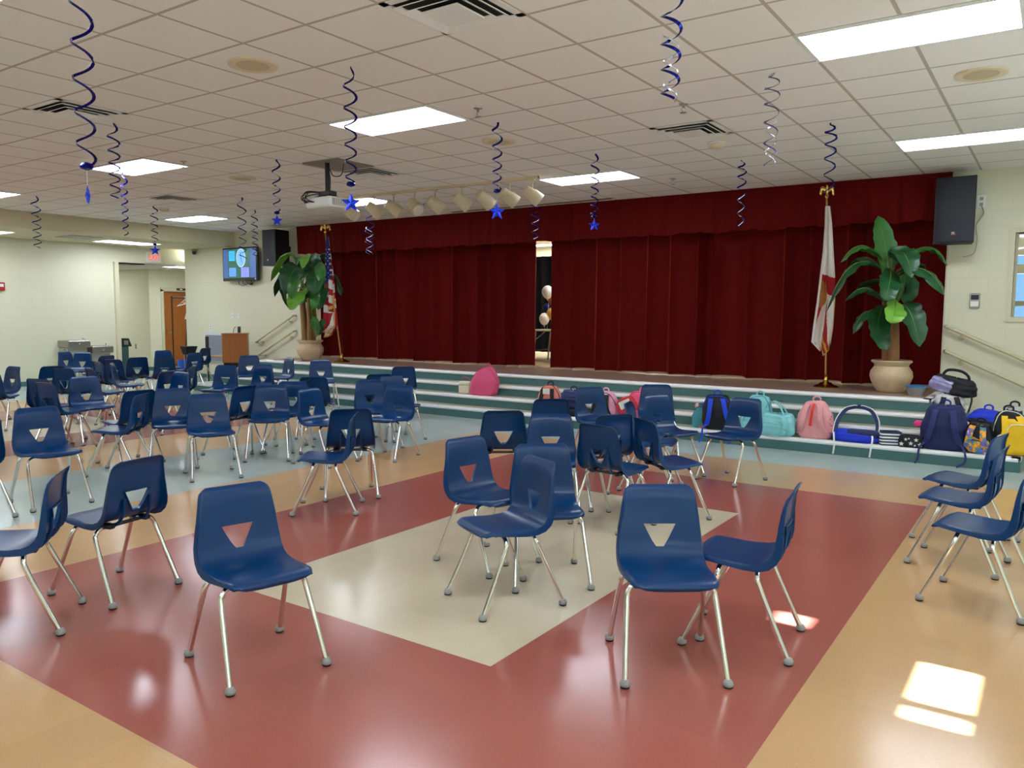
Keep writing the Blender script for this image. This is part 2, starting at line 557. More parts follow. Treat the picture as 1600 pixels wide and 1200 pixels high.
# stage steps that also wrap round both ends
st = bpy.data.objects.new('stage_steps', None); C.objects.link(st); st['kind'] = 'structure'
st['label'] = 'teal risers and tan treads with white nosing up to the stage'
lev = [(0.153, 9.33, -14.08, -0.22), (0.306, 9.615, -13.77, -0.53), (0.459, 9.90, -13.47, -0.83), (STAGE, 10.185, -13.16, -1.14)]
for i, (z, y, x0, x1) in enumerate(lev):
    rz = MB().box(x0 + 0.015, x1 - 0.015, y + 0.015, 11.279, z - 0.153, z - 0.012)
    struct('riser', rz, M_TEAL, st)
    if i < 3:
        struct('tread', MB().box(x0 + 0.012, x1 - 0.012, y + 0.012, 11.279, z - 0.012, z - 0.001), M_TREAD, st)
    pth = [(x0 + 0.03, 11.26, z - 0.025), (x0 + 0.03, y + 0.03, z - 0.025), (x1 - 0.03, y + 0.03, z - 0.025), (x1 - 0.03, 11.26, z - 0.025)]
    ns = MB()
    for p, q, dx, dy in ((pth[0], pth[1], 1, 0), (pth[1], pth[2], 0, 1), (pth[3], pth[2], -1, 0)):
        ns.tube([p, q], 0.027, 10)
    ns.box(x0 + 0.01, x0 + 0.09, y + 0.01, 11.26, z - 0.02, z + 0.002).box(x1 - 0.09, x1 - 0.01, y + 0.01, 11.26, z - 0.02, z + 0.002).box(x0 + 0.01, x1 - 0.01, y + 0.01, y + 0.09, z - 0.02, z + 0.002)
    o = struct('nosing', ns, M_NOSE, st, smooth=True)
    o['label'] = 'white rounded nosing along the tread edge'
struct('floor_stage', MB().box(-13.15, -1.15, 10.20, 11.9, STAGE - 0.012, STAGE).box(-13.13, -1.17, 11.9, 11.95, STAGE - 0.012, STAGE), M_STAGE)
struct('floor_backstage', MB().box(-13.6, -1.17, 11.95, 20, STAGE - 0.012, STAGE), wood_material('pale backstage boards', (196, 166, 124), (214, 184, 142), 'x', 0.25))
struct('wall_backstage', MB().box(-13.75, -13.6, 11.48, 20.1, STAGE, 3.6).box(-1.165, -1.02, 11.48, 20.1, STAGE, 3.6).box(-13.75, -1.02, 20, 20.15, STAGE, 3.6), M_WALL)
struct('ceiling_backstage', MB().box(-13.75, -1.02, 11.48, 20.15, 3.5, 3.58), mat('backstage ceiling', (226, 214, 194), 0.8, var=0.02))
struct('trim_2', MB().box(-13.13, -12.98, 11.30, 11.48, STAGE, 3.25).box(-1.19, -1.165, 11.29, 11.9, STAGE, 3.22), M_CREAM)

# office behind the window in the front wall
struct('wall_office', MB().box(-1.0, -0.88, 11.48, 14.6, 0, 3.2).box(3.0, 3.15, 11.48, 14.6, 0, 3.2)
       .box(-0.88, 3.0, 14.5, 14.6, 0, 1.50).box(-0.88, 3.0, 14.5, 14.6, 2.22, 2.36).box(-0.88, 3.0, 14.5, 14.6, 2.50, 3.2)
       .box(-0.88, 3.0, 14.5, 14.6, 1.72, 1.80), mat('tan office wall', (196, 184, 150), 0.7, var=0.03))
struct('ceiling_office', MB().box(-1.0, 3.15, 11.48, 14.6, 3.2, 3.28), mat('office ceiling', (205, 198, 186), 0.8, var=0.02))
wn = struct('window_1', MB().box(-0.53, -0.47, 11.262, 11.49, 1.50, 2.62).box(1.10, 1.16, 11.262, 11.49, 1.50, 2.62).box(-0.47, 1.10, 11.262, 11.49, 1.50, 1.56).box(-0.47, 1.10, 11.262, 11.49, 2.56, 2.62)
            .box(-0.47, -0.44, 11.36, 11.42, 1.56, 2.56), M_CREAM)
struct('window_pane', MB().box(-0.44, 1.10, 11.385, 11.391, 1.56, 2.56), M_GLASS, wn)
lo = thing('ceiling_light', 'white strip of light seen through the office window', 'ceiling light', (0.4, 14.0, 3.2))
MB().box(-1.3, 1.4, -0.35, 0.25, -0.03, -0.002).build('diffuser', M_LAMP2, lo, False)
MB().box(-1.33, 1.43, -0.38, 0.28, -0.012, 0).build('frame', M_WHITE, lo, False)

# ------------------------------------------------------------------ ceiling fittings
def troffer(u, v, label, z=CEIL, w=2, dims=None):
    if dims:
        x0, x1, y0, y1 = dims
    else:
        x0, y0 = GX + u * GS, GY + v * GS
        x1, y1 = x0 + w * GS, y0 + GS
    cx, cy = (x0 + x1) / 2, (y0 + y1) / 2
    hx, hy = (x1 - x0) / 2, (y1 - y0) / 2
    t = thing('ceiling_light', label, 'ceiling light', (cx, cy, z), 0, 'fluorescent ceiling troffers')
    f = MB()
    e = 0.022
    f.box(-hx, hx, -hy, -hy + e, -0.014, -0.001).box(-hx, hx, hy - e, hy, -0.014, -0.001).box(-hx, -hx + e, -hy + e, hy - e, -0.014, -0.001).box(hx - e, hx, -hy + e, hy - e, -0.014, -0.001)
    f.build('frame', M_WHITE, t, False)
    MB().box(-hx + e, hx - e, -hy + e, hy - e, -0.008, -0.002).build('diffuser', M_LAMP, t, False)
    return t
troffer(2, 1, 'large bright ceiling light panel nearest the camera, upper right corner')
troffer(2, 7, 'ceiling light panel over the right end of the stage steps')
troffer(-5, 1, 'ceiling light panel with a blue swirl and star streamer hanging before its left end')
troffer(-5, 7, 'ceiling light panel just right of the track of spotlights')
troffer(-12, 1, 'ceiling light panel behind a long dark blue swirl, left half of the ceiling')
troffer(-12, 7, 'ceiling light panel partly behind the left spotlights of the track')
troffer(-19, 7, 'ceiling light panel above the wall television, far left of the ceiling')
troffer(-19, 1, 'ceiling light panel cut by the left edge of the photo above the soffit')
for u in (-19, -12, -5, 2, 9):
    for v in ((-5, -11) if u != 9 else (-11, -5, 1, 7)):
        troffer(u, v, 'ceiling light panel of the hall outside the view')
troffer(0, 0, 'narrow light panel under the tan soffit near the exit sign', SOF, dims=(-16.75, -16.1, 8.85, 10.05))
troffer(0, 0, 'narrow light panel under the tan soffit at the left edge of the photo', SOF, dims=(-16.75, -16.1, 5.9, 7.1))
troffer(0, 0, 'light panel in the corridor ceiling above the brown door', 2.66, dims=(-18.3, -17.65, 11.35, 12.5))
troffer(0, 0, 'added light panel, out of view, that brightens the corridor block wall', 2.66, dims=(-22.0, -20.8, 10.2, 10.8))  # extra lamp behind the left wall, added to lighten the block wall
troffer(0, 0, 'light panel above the gap in the red stage curtains', 3.5, dims=(-13.0, -8.0, 17.2, 17.8))
troffer(0, 0, 'second backstage light panel seen low in the curtain gap', 3.5, dims=(-13.0, -8.0, 19.0, 19.5))
troffer(0, 0, 'backstage light panel hidden by the curtains', 3.5, dims=(-8.0, -5.0, 13.2, 13.8))

M_VENTDARK = mat('dark duct', (30, 28, 28), 0.8)
M_VENT = mat('white enamel vent', (240, 236, 230), 0.4, var=0.05)
def diffuser_vent(u, v, label):
    x, y = GX + (u + 0.5) * GS, GY + (v + 0.5) * GS
    t = thing('ceiling_vent', label, 'air vent', (x, y, CEIL), 0, 'square ceiling air diffusers')
    h = GS / 2
    f = MB().box(-h, h, -h, -h + 0.05, -0.006, -0.001).box(-h, h, h - 0.05, h, -0.006, -0.001).box(-h, -h + 0.05, -h, h, -0.006, -0.001).box(h - 0.05, h, -h, h, -0.006, -0.001)
    f.build('frame', M_VENT, t, False)
    MB().box(-h + 0.05, h - 0.05, -h + 0.05, h - 0.05, -0.003, -0.001).build('backing', M_VENTDARK, t, False)
    for a, b, z0, z1 in ((0.25, 0.215, -0.006, -0.022), (0.195, 0.155, -0.014, -0.032)):
        c = MB()
        o = [(-a, -a, z1), (a, -a, z1), (a, a, z1), (-a, a, z1)]
        i = [(-b, -b, z0), (b, -b, z0), (b, b, z0), (-b, b, z0)]
        c.add(o + i, [(k, (k + 1) % 4, 4 + (k + 1) % 4, 4 + k) for k in range(4)])
        c.build('cone_ring', M_VENT, t, False, thick=0.004)
    MB().box(-0.13, 0.13, -0.13, 0.13, -0.04, -0.03).build('centre_plate', M_VENT, t, False)
    return t
diffuser_vent(-1, -2, 'square air diffuser cut by the top edge of the photo')
diffuser_vent(-8, -2, 'square air diffuser behind the star streamer at the upper left')
diffuser_vent(-1, 4, 'square air diffuser next to the small round smoke detector')
diffuser_vent(-15, 4, 'small far air diffuser left of the projector, above the exit corner')
diffuser_vent(-8, 4, 'square air diffuser beside the projector plate, behind a hanging star')
for nm, x0, x1, y0, y1, z, lab in (('return_grille', -16.4, -15.75, 7.95, 8.55, SOF, 'flat grey grille under the tan soffit'),
                                   ('return_grille', -18.3, -17.75, 10.0, 10.6, 2.66, 'dark grille in the corridor ceiling')):
    t = thing(nm, lab, 'air vent', ((x0 + x1) / 2, (y0 + y1) / 2, z))
    hx, hy = (x1 - x0) / 2, (y1 - y0) / 2
    MB().box(-hx, hx, -hy, hy, -0.012, -0.001).build('frame', M_GREYMETAL if z == SOF else M_VENTDARK, t, False)
    b = MB()
    for k in range(9):
        yy = -hy + 0.05 + k * (2 * hy - 0.1) / 8
        b.box(-hx + 0.04, hx - 0.04, yy - 0.012, yy + 0.012, -0.018, -0.012)
    b.build('slats', M_STEEL, t, False)

M_SPK = mat('tan speaker grille', (206, 188, 150), 0.7, var=0.1, scale=300)
M_SPKR = mat('cream speaker rim', (226, 210, 176), 0.5, var=0.03)
for x, y, lab in ((-4.84, 3.76, 'round ceiling speaker nearest the camera, upper left of centre'), (-0.56, 6.83, 'round ceiling speaker between the two right-hand light panels'),
                  (-4.84, 6.79, 'round ceiling speaker behind the streamer over the stage centre'), (-9.0, 6.79, 'faint round ceiling speaker left of the projector')):
    t = thing('ceiling_speaker', lab, 'ceiling speaker', (x, y, CEIL), 0, 'round ceiling speakers')
    MB().lathe([(0.175, -0.001), (0.172, -0.014), (0.15, -0.018), (0.118, -0.012)], 32).build('rim', M_SPKR, t)
    MB().lathe([(0.118, -0.004), (0.116, -0.014), (0.06, -0.018), (0.01, -0.019)], 32).build('grille', M_SPK, t)
for x, y, lab in ((-3.0, 8.07, 'white smoke detector near the diffuser over the stage steps'), (-12.75, 8.0, 'white smoke detector far left above the soffit edge')):
    t = thing('smoke_detector', lab, 'smoke detector', (x, y, CEIL), 0, 'ceiling smoke detectors')
    MB().lathe([(0.09, -0.001), (0.095, -0.012), (0.085, -0.018)], 24).build('base', M_VENT, t)
    MB().lathe([(0.082, -0.018), (0.08, -0.04), (0.06, -0.055), (0.01, -0.06)], 24).build('head', M_SPKR, t)
for x, y, lab in ((-4.22, 5.61, 'sprinkler right of the central light panel'), (-8.59, 5.66, 'sprinkler at the right tip of the left light panel'), (-4.24, 9.86, 'sprinkler above the right stage curtain'),
                  (-8.57, 9.94, 'sprinkler behind the middle spotlights of the track'), (-2.69, 6.44, 'sprinkler at the foot of the long streamer on the right')):
    t = thing('fire_sprinkler', lab, 'sprinkler', (x, y, CEIL), 0, 'ceiling fire sprinklers')
    MB().lathe([(0.04, -0.001), (0.038, -0.006), (0.012, -0.01)], 16).build('escutcheon', M_STEEL, t)
    b = MB().lathe([(0.011, -0.008), (0.011, -0.03), (0.006, -0.034)], 10)
    for s_ in (-1, 1):
        b.tube([(s_ * 0.008, 0, -0.03), (s_ * 0.018, 0, -0.045), (s_ * 0.003, 0, -0.07)], 0.003, 6)
    b.build('frame_arms', M_STEEL, t)
    MB().lathe([(0.004, -0.068), (0.028, -0.072), (0.028, -0.075), (0.004, -0.077)], 16).build('deflector', M_STEEL, t)

# projector under its ceiling plate
pj = thing('ceiling_projector', 'white projector on a black pole under a grey ceiling plate', 'projector', (-7.2, 6.62, CEIL))
MB().bbox(-0.30, 0.30, -0.12, 0.47, -0.012, -0.001, 0.003).build('ceiling_plate', mat('grey plate', (150, 138, 126), 0.5, 0.2), pj, False)
MB().tube([(0, 0, -0.01), (0, 0, -0.36)], 0.028, 16).build('pole', M_BLACK, pj)
MB().bbox(-0.10, 0.10, -0.06, 0.06, -0.40, -0.34, 0.01).tube([(-0.12, -0.1, -0.42), (0, 0, -0.38), (0.12, 0.1, -0.42)], 0.012).tube([(-0.12, 0.1, -0.42), (0, 0, -0.38), (0.12, -0.1, -0.42)], 0.012).build('bracket', M_BLACK, pj)
bd = MB().bbox(-0.21, 0.21, -0.16, 0.16, -0.54, -0.42, 0.02).build('body', M_WHITE, pj)
MB().lathe([(0.045, 0), (0.045, 0.02), (0.035, 0.025), (0.03, 0.005)], 20).build('lens', M_BLACK, bd, loc=(0.1, 0.158, -0.48)).rotation_euler = (-PI / 2, 0, 0)
g = MB()
for k in range(9):
    g.use((mat('bluish grille', (120, 160, 180), 0.4), mat('amber grille', (190, 150, 100), 0.4))[k % 2]).box(0.209, 0.214, -0.12 + k * 0.027, -0.103 + k * 0.027, -0.52, -0.44)
g.build('vent_grille', None, bd, False)
g = MB()
for k in range(5):
    q = rnd.uniform
    g.tube(smoothpath([(-0.02, -0.02, -0.36), (-0.16 + q(-.05, .05), -0.12 + q(-.06, .06), -0.36 + q(-.04, .04)), (-0.19 + q(-.05, .03), -0.18 + q(-.02, .03), -0.43 + q(-.04, .04)), (-0.1 + q(-.06, .06), -0.17, -0.48)]), 0.006, 6)
g.tube(smoothpath([(0.02, 0.02, -0.08), (0.06, 0.04, -0.16), (0.15, 0.08, -0.15), (0.17, 0.1, -0.02)]), 0.006, 6)
g.tube(smoothpath([(0.03, 0, -0.10), (0.06, -0.01, -0.22), (0.05, -0.01, -0.36)]), 0.006, 6)
g.build('cables', M_BLACK, pj)

# track with nine spotlights
tk = thing('lighting_track', 'long cream ceiling track carrying a row of spotlights', 'lighting track', (-7.4, 8.74, CEIL))
MB().box(-1.82, 1.80, -0.018, 0.018, -0.03, -0.001).build('rail', M_SPKR, tk, False)
MB().box(1.68, 1.80, -0.022, 0.022, -0.036, -0.001).build('power_feed', M_SPKR, tk, False)
M_SPOT = mat('cream enamel spotlight', (214, 200, 168), 0.45, var=0.04)
spots = [(548, -0.3), (585, 0.2), (615, 0.1), (648, -0.9), (680, 0.3), (722, 0.2), (758, 0.5), (796, 0.1), (832, 0.15)]
ords = ['leftmost', 'second', 'third', 'fourth', 'middle', 'sixth', 'seventh', 'eighth', 'rightmost']
for k, (px, yw) in enumerate(spots):
    x = pt(px, 322 - (px - 548) * 0.12, y=8.74).x
    t = thing('track_spotlight', '%s spotlight %s on the cream ceiling track' % (ords[k], 'counted from the left' if k not in (0, 4, 8) else 'of the row'), 'spotlight', (x, 8.74, CEIL - 0.03), yw, 'spotlights on the ceiling track')
    MB().tube([(0, 0, 0), (0, 0, -0.14)], 0.009, 8).box(-0.03, 0.03, -0.015, 0.015, -0.02, 0.0).build('stem', M_SPOT, t)
    hd = MB()
    axis = Vector((0.62, 0.45, -0.55)).normalized()
    c0 = Vector((0, 0, -0.21))
    hd.tube([c0 - axis * 0.13, c0 - axis * 0.115, c0 - axis * 0.02, c0 + axis * 0.0, c0 + axis * 0.12], [0.05, 0.07, 0.078, 0.09, 0.095], 16)
    hd.build('lamp_head', M_SPOT, t)
    MB().tube([c0 + axis * 0.118, c0 + axis * 0.121], 0.08, 16).build('lens', mat('frosted lamp glass', (238, 232, 214), 0.3), t)

sl = thing('screen_housing', 'long dark slot of the recessed projection screen before the valance', 'projection screen', (-7.27, 10.98, CEIL))
MB().bbox(-1.6, 1.6, -0.07, 0.07, -0.012, -0.001, 0.004).build('housing', M_SPKR, sl, False)
MB().box(-1.56, 1.56, -0.045, 0.045, -0.014, -0.012).build('slot', mat('brown slot', (92, 70, 56), 0.7), sl, False)

# ------------------------------------------------------------------ stage curtains
def curtain(name, label, x0, x1, z0, z1, y, lam, amp, seed):
    q = random.Random(seed)
    t = thing(name, label, 'curtain', ((x0 + x1) / 2, y, z0))
    cx = (x0 + x1) / 2
    n = max(2, int((x1 - x0) / lam))
    edges = [x0 + (x1 - x0) * i / n + (q.uniform(-.25, .25) * lam if 0 < i < n else 0) for i in range(n + 1)]
    am = [q.uniform(0.7, 1.25) * amp for _ in range(n)]
    sk = [q.uniform(-1, 1) for _ in range(n)]
    per = 14
    nu = n * per
    def fn(u, v):
        f = u * n
        i = min(int(f), n - 1)
        g = f - i
        x = edges[i] + (edges[i + 1] - edges[i]) * g
        # a flat panel with a tight rounded fold at each end
        d = abs(g - 0.5) * 2
        dep = am[i] * (d ** 3.2) * 1.15 - amp * 0.25 * math.cos(PI * (g - .5))
        dep += 0.012 * math.sin(9 * v + sk[i] * 5) * (1 - d)
        x += 0.02 * sk[i] * math.sin(2.2 * v + i) * (1 - v)
        return (x - cx, -dep, v * (z1 - z0) + (0.012 * math.sin(i * 2.1) * (1 - v)))
    MB().grid(fn, nu, 14).build('drape', M_VELVET, t, thick=0.006)
    def fl(u, v):
        p = fn(u, 0)
        return (p[0], p[1] + 0.035, -0.034 + 0.004 * math.sin(u * 47) ** 2 + v * 0.06)
    MB().grid(fl, nu, 1).build('hem_lining', M_CREAMCLOTH, t, thick=0.003)
    return t
curtain('stage_curtain', 'dark red velvet stage curtain left of the gap', -12.75, -7.40, STAGE + 0.04, 3.1, 11.60, 0.30, 0.10, 3)
curtain('stage_curtain', 'dark red velvet stage curtain right of the gap', -7.09, -1.20, STAGE + 0.04, 3.1, 11.60, 0.41, 0.12, 5)

vl = thing('stage_valance', 'pleated dark red velvet valance along the top of the stage', 'valance', (-7.15, 11.22, 2.76))
def vfn(u, v):
    x = -5.99 + u * 11.98
    ph = x / 0.40
    g = ph - math.floor(ph)
    k = math.floor(ph)
    wob = math.sin(k * 12.9) * 0.5
    opening = (1 - v) ** 0.8
    notch = math.exp(-((g - 0.5 - 0.1 * wob) / (0.05 + 0.16 * opening)) ** 2)
    y = 0.012 + 0.07 * notch * (0.25 + 0.9 * opening) - 0.03 * opening * math.cos(2 * PI * (g - .5)) - 0.02
    z = v * (CEIL - 2.762) + (1 - v) * (0.012 * math.sin(k * 3.3) - 0.014 * notch)
    return (x, y, z)
MB().grid(vfn, 30 * 16, 12).build('drape', M_VELVET, vl, thick=0.006)
MB().box(-5.98, 5.98, -0.015, 0.03, CEIL - 2.76 - 0.05, CEIL - 2.76 - 0.002).build('head_band', M_VELVET, vl, False)

bk = curtain('backdrop_curtain', 'black backdrop curtain seen through the gap in the red curtains', -11.5, -7.2, STAGE + 0.13, 2.82, 15.0, 0.22, 0.05, 9)
for ch in bk.children:
    ch.data.materials.clear(); ch.data.materials.append(M_BLACKCLOTH)
tb = thing('folding_table', 'folding table behind the stage curtains under the balloons', 'table', (-7.85, 13.6, STAGE))
MB().bbox(-0.9, 0.9, -0.37, 0.37, 0.60, 0.635, 0.012).build('tabletop', mat('beige laminate', (206, 188, 160), 0.4), tb, False)
for s_ in (-1, 1):
    MB().tube([(s_ * 0.78, -0.28, 0.0), (s_ * 0.72, -0.28, 0.6)], 0.016, 8).tube([(s_ * 0.78, 0.28, 0.0), (s_ * 0.72, 0.28, 0.6)], 0.016, 8).tube([(s_ * 0.755, -0.28, 0.22), (s_ * 0.755, 0.28, 0.22)], 0.012, 8).tube([(s_ * 0.735, -0.28, 0.42), (s_ * 0.5, -0.28, 0.6)], 0.01, 8).build('leg', M_STEEL, tb)
def balloon(px, py, r, material, label, yy=13.65):
    p = pt(px, py, y=yy)
    t = thing('balloon', label, 'balloon', p, 0, 'balloons in the curtain gap')
    prof = [(0.004, -r * 1.42), (r * 0.10, -r * 1.34)] + [(r * math.sin(a) * (1.0 if a < PI / 2 else 1 - 0.12 * (a - PI / 2)), r * 1.12 * math.cos(a) * (1.0 if a < PI / 2 else 1.13)) for a in [PI * (1 - k / 14) for k in range(1, 14)]] + [(0.003, r * 1.12)]
    MB().lathe(prof, 24).build('skin', material, t)
    MB().lathe([(0.018, -r * 1.50), (0.006, -r * 1.42), (0.01, -r * 1.38)], 10).build('knot', material, t)
    MB().tube(smoothpath([(0, 0, -r * 1.48), (0.02, 0.01, -r * 2.0), (0.0, 0.0, (STAGE + 0.64) - p.z)]), 0.0025, 5).build('string', M_STRING, t)
balloon(855.5, 456, 0.115, mat('white latex', (246, 232, 216), 0.35), 'upper white balloon between the red stage curtains')
balloon(850.5, 498, 0.105, mat('white latex', (246, 232, 216), 0.35), 'lower white balloon just above the backstage table', 13.52)
balloon(855, 481, 0.095, mat('navy latex', (14, 34, 90), 0.2), 'shiny navy balloon between the two white ones', 13.85)
balloon(862, 490, 0.105, mat('gold latex', (222, 168, 66), 0.25), 'gold balloon half hidden by the right stage curtain', 13.60)
balloon(863, 468, 0.10, mat('copper latex', (206, 130, 66), 0.25), 'orange gold balloon edge beside the upper white balloon', 13.88)

# ------------------------------------------------------------------ hanging swirls
def streamer(px, py, L, label, star=0.0, depth=None, string=0.12, rad=0.042, turns=6.0, star_yaw=None, knot=True, silver=0.0, pw=1.25):
    if depth is None:
        p = pt(px, py, z=CEIL)
    else:
        d = CR * ((px - 800) / F_PX) - CU * ((py - 600) / F_PX) + _f
        p = EYE + d * depth
        p.z = CEIL
    t = thing('hanging_swirl', label, 'party streamer', (p.x, p.y, CEIL), 0, 'blue foil swirls hanging from the ceiling')
    q = random.Random(int(px))
    n = int(turns * 18)
    def line(ph, r0):
        pts, sd = [], []
        for i in range(n + 1):
            k = i / n
            a = ph + 2 * PI * turns * (k ** pw)
            r = r0 * min(1, k * 8 + 0.15) * (1.1 - 0.25 * k)
            pts.append((r * math.cos(a), r * math.sin(a), -0.004 - (L - 0.004) * (k ** 1.0)))
        return pts
    sw = MB().use(M_BLUEFOIL)
    pts = line(q.uniform(0, 6), rad)
    sw.ribbon(pts, [0.021 - 0.007 * i / n for i in range(n + 1)], (math.cos(px), math.sin(px), 0.55), 0.0016)
    if silver:
        sw.use(M_SILVERFOIL)
        m2 = n // 2
        sw.ribbon(line(q.uniform(2, 5), rad * 0.85)[m2:], [0.008] * (n + 1 - m2), (0, 0, 1), 0.0016)
    sw.build('swirl', None, t)
    z = -L
    if knot and star:
        MB().lathe([(0.004, -0.02), (0.028, -0.012), (0.034, 0), (0.026, 0.014), (0.004, 0.022)], 12).build('foil_disc', M_BLUEFOIL, t, loc=(0, 0, z - 0.01))
    if star:
        zc = z - string - star
        MB().tube([(0, 0, z), (0, 0, zc + star * 0.95)], 0.0015, 5).build('thread', M_STRING, t)
        s_ = MB()
        vv = []
        for k in range(10):
            a = PI / 2 + k * PI / 5
            rr = star if k % 2 == 0 else star * 0.42
            vv.append((rr * math.cos(a), 0, rr * math.sin(a)))
        o = len(vv)
        s_.add(vv + [(0, -0.012, 0), (0, 0.012, 0)], [(k, (k + 1) % 10, o) for k in range(10)] + [((k + 1) % 10, k, o + 1) for k in range(10)])
        so = s_.build('star', M_STAR, t, False, loc=(0, 0, zc))
        so.rotation_euler = (0, 0, (math.atan2(-p.x, p.y) + q.uniform(-.25, .25)) if star_yaw is None else math.atan2(-p.x, p.y) + star_yaw)
    return t
def Lpx(px, py0, py1, depth):
    return (py1 - py0) * depth / F_PX
streamer(125, 10, 1.02, 'long blue swirl at the upper left whose star hangs edge-on', 0.055, 3.95, 0.10, 0.05, 5.5, star_yaw=1.45)
streamer(176, 192, 0.70, 'blue swirl crossing the left light panel, ending in a foil disc', 0, None, rad=0.05, turns=6)
streamer(193, 268, 0.80, 'thin blue swirl hanging left of the exit sign, behind a shorter one', 0, None, rad=0.035, turns=7)
streamer(546, 104, 0.82, 'blue swirl with a large star before the central light panel', 0.075, None, 0.07, 0.045, 6)
streamer(431, 249, 0.60, 'blue swirl with a small star left of the projector', 0.07, None, 0.03, 0.042, 4.5)
streamer(1050, 10, 0.66, 'double blue swirl cut by the top edge right of centre', 0, 4.05, rad=0.05, turns=4.6, silver=1)
streamer(1208, 114, 0.66, 'blue swirl with silver loose end right of the upper diffuser', 0, None, rad=0.05, turns=5.5, silver=1, pw=0.7)
streamer(1299, 192, 0.68, 'blue swirl ending just over the white flag pole eagle', 0, None, rad=0.05, turns=5.5, pw=0.7)
streamer(777, 190, 0.62, 'blue swirl with a two-tone star before the right spotlights', 0.08, None, 0.12, 0.042, 5)
streamer(930, 240, 0.68, 'blue swirl crossing the light panel right of the track, with a star', 0.07, None, 0.03, 0.042, 6)
streamer(1160, 250, 0.74, 'pale blue swirl before the valance, left of the white flag', 0, None, rad=0.045, turns=6, silver=1, pw=0.75)
streamer(577, 312, 0.85, 'silver blue swirl hanging before the valance over the left curtain', 0, None, rad=0.07, turns=4.5, silver=1)
streamer(837, 297, 0.70, 'silver blue swirl right above the curtain gap', 0, None, rad=0.06, turns=5, silver=1)
streamer(55, 306, 0.80, 'dull swirl with a silver ball end over the soffit at far left', 0, None, rad=0.06, turns=6)
streamer(240, 322, 0.63, 'swirl with a blue star hanging in front of the exit sign', 0.09, None, 0.02, 0.055, 5)
streamer(377, 308, 0.95, 'dark swirl hanging in front of the wall television', 0, None, rad=0.06, turns=6)
streamer(397, 328, 0.80, 'fine swirl hanging beside the left loudspeaker', 0, None, rad=0.05, turns=7)

# ------------------------------------------------------------------ flags
M_FR, M_FW, M_FB, M_FG = (mat('flag red', (176, 24, 36), 0.7, sheen=0.2), mat('flag white', (238, 230, 222), 0.7, sheen=0.2), mat('flag blue', (24, 40, 120), 0.7, sheen=0.2), mat('gold fringe', (226, 170, 60), 0.6))
def flag_stand(label, base, top, clothes):
    t = thing('flag_stand', label, 'flag', base)
    d = Vector(top) - Vector(base)
    MB().lathe([(0.155, 0.0), (0.158, 0.012), (0.13, 0.028), (0.09, 0.04), (0.075, 0.06), (0.04, 0.07), (0.03, 0.085), (0.036, 0.095), (0.024, 0.11), (0.022, 0.16), (0.026, 0.165), (0.018, 0.175)], 32).build('base', M_BRASS, t)
    MB().tube([d * 0.03, d * 0.94], 0.0125, 12).build('pole', mat('gilded oak pole', (176, 132, 66), 0.3), t)
    e = MB()
    k = d * 0.94
    e.lathe([(0.013, 0), (0.02, 0.01), (0.014, 0.03), (0.026, 0.05), (0.03, 0.07), (0.02, 0.09), (0.01, 0.1)], 14, k)
    c = k + Vector((0, 0, 0.13))
    e.tube([c + Vector((0, 0, -0.04)), c, c + Vector((0, -0.01, 0.045)), c + Vector((0, -0.02, 0.07)), c + Vector((0, -0.045, 0.075))], [0.014, 0.026, 0.02, 0.014, 0.004], 10)
    ex = CR
    for s_ in (-1, 1):
        w = [c + ex * (s_ * 0.015), c + ex * (s_ * 0.05) + Vector((0, 0, 0.04)), c + ex * (s_ * 0.075) + Vector((0, 0, 0.02)), c + ex * (s_ * 0.085) + Vector((0, 0, -0.05))]
        e.tube(smoothpath(w, 4), [0.022] * 4 + [0.026] * 4 + [0.018] * 4 + [0.004], 8, flat=0.35)
    e.build('eagle', M_BRASS, t)
    return t
def drape(t, name, outline, y0, colour, folds, depth=0.10, nu=96, nv=200, label=None, base=None):
    """cloth hanging in pleats; outline: rows of (z, x_left, x_right)"""
    rows = sorted(outline, reverse=True)
    def edge(v):
        f = v * (len(rows) - 1); i = min(int(f), len(rows) - 2); g = f - i
        g = g * g * (3 - 2 * g) * 0.5 + g * 0.5
        return [rows[i][k] * (1 - g) + rows[i + 1][k] * g for k in range(3)]
    def fn(u, v):
        z, xa, xb = edge(v)
        w = xb - xa
        x = xa + w * (u + 0.05 * math.sin(2 * PI * folds * u) * (0.4 + v))
        dp = depth * (0.25 + v) * (math.sin(2 * PI * folds * u + 0.8) + 0.35 * math.sin(2 * PI * folds * 2.1 * u + 3 * v))
        sag = 0.05 * v * math.sin(PI * u * 2.3) if v > 0.9 else 0
        return (x - base[0], y0 - base[1] + dp * 0.5, z - base[2] + sag)
    mb = MB()
    mb.grid(fn, nu, nv, mfn=colour)
    return mb.build(name, None, t)
bL = pt(534, 566, z=STAGE); bL = (bL.x, bL.y, STAGE)
yL = bL[1]
tL = pt(507, 355, y=yL)
US = flag_stand('national flag with red and white stripes leaning at the left end of the stage', bL, tL, None)
def us(u, v):
    if v > 0.965 or (u > 0.95 and v > 0.5): return M_FG
    if abs(v - (0.56 + 0.16 * (1 - u))) < 0.012 and u > 0.45: return M_FG
    if v < 0.34 + 0.10 * (1 - u) and u < 0.82 - max(0, v - 0.2) * 0.6:
        i, j = int(u * 9), int(v * 44)
        if (i + j) % 2 == 0 and ((u * 9) % 1 - .5) ** 2 + (((v * 44) % 1) - .5) ** 2 < 0.11 and v > 0.1: return M_FW
        return M_FB
    if v < 0.08: return M_FG if u > .7 else M_FB
    ph = v * 8.2 - u * (0.55 + 0.9 * v) if v < 0.62 + 0.12 * (1 - u) else v * 1.3 + u * 3.4 + 0.2
    return M_FR if int(ph * 2) % 2 == 0 else M_FW
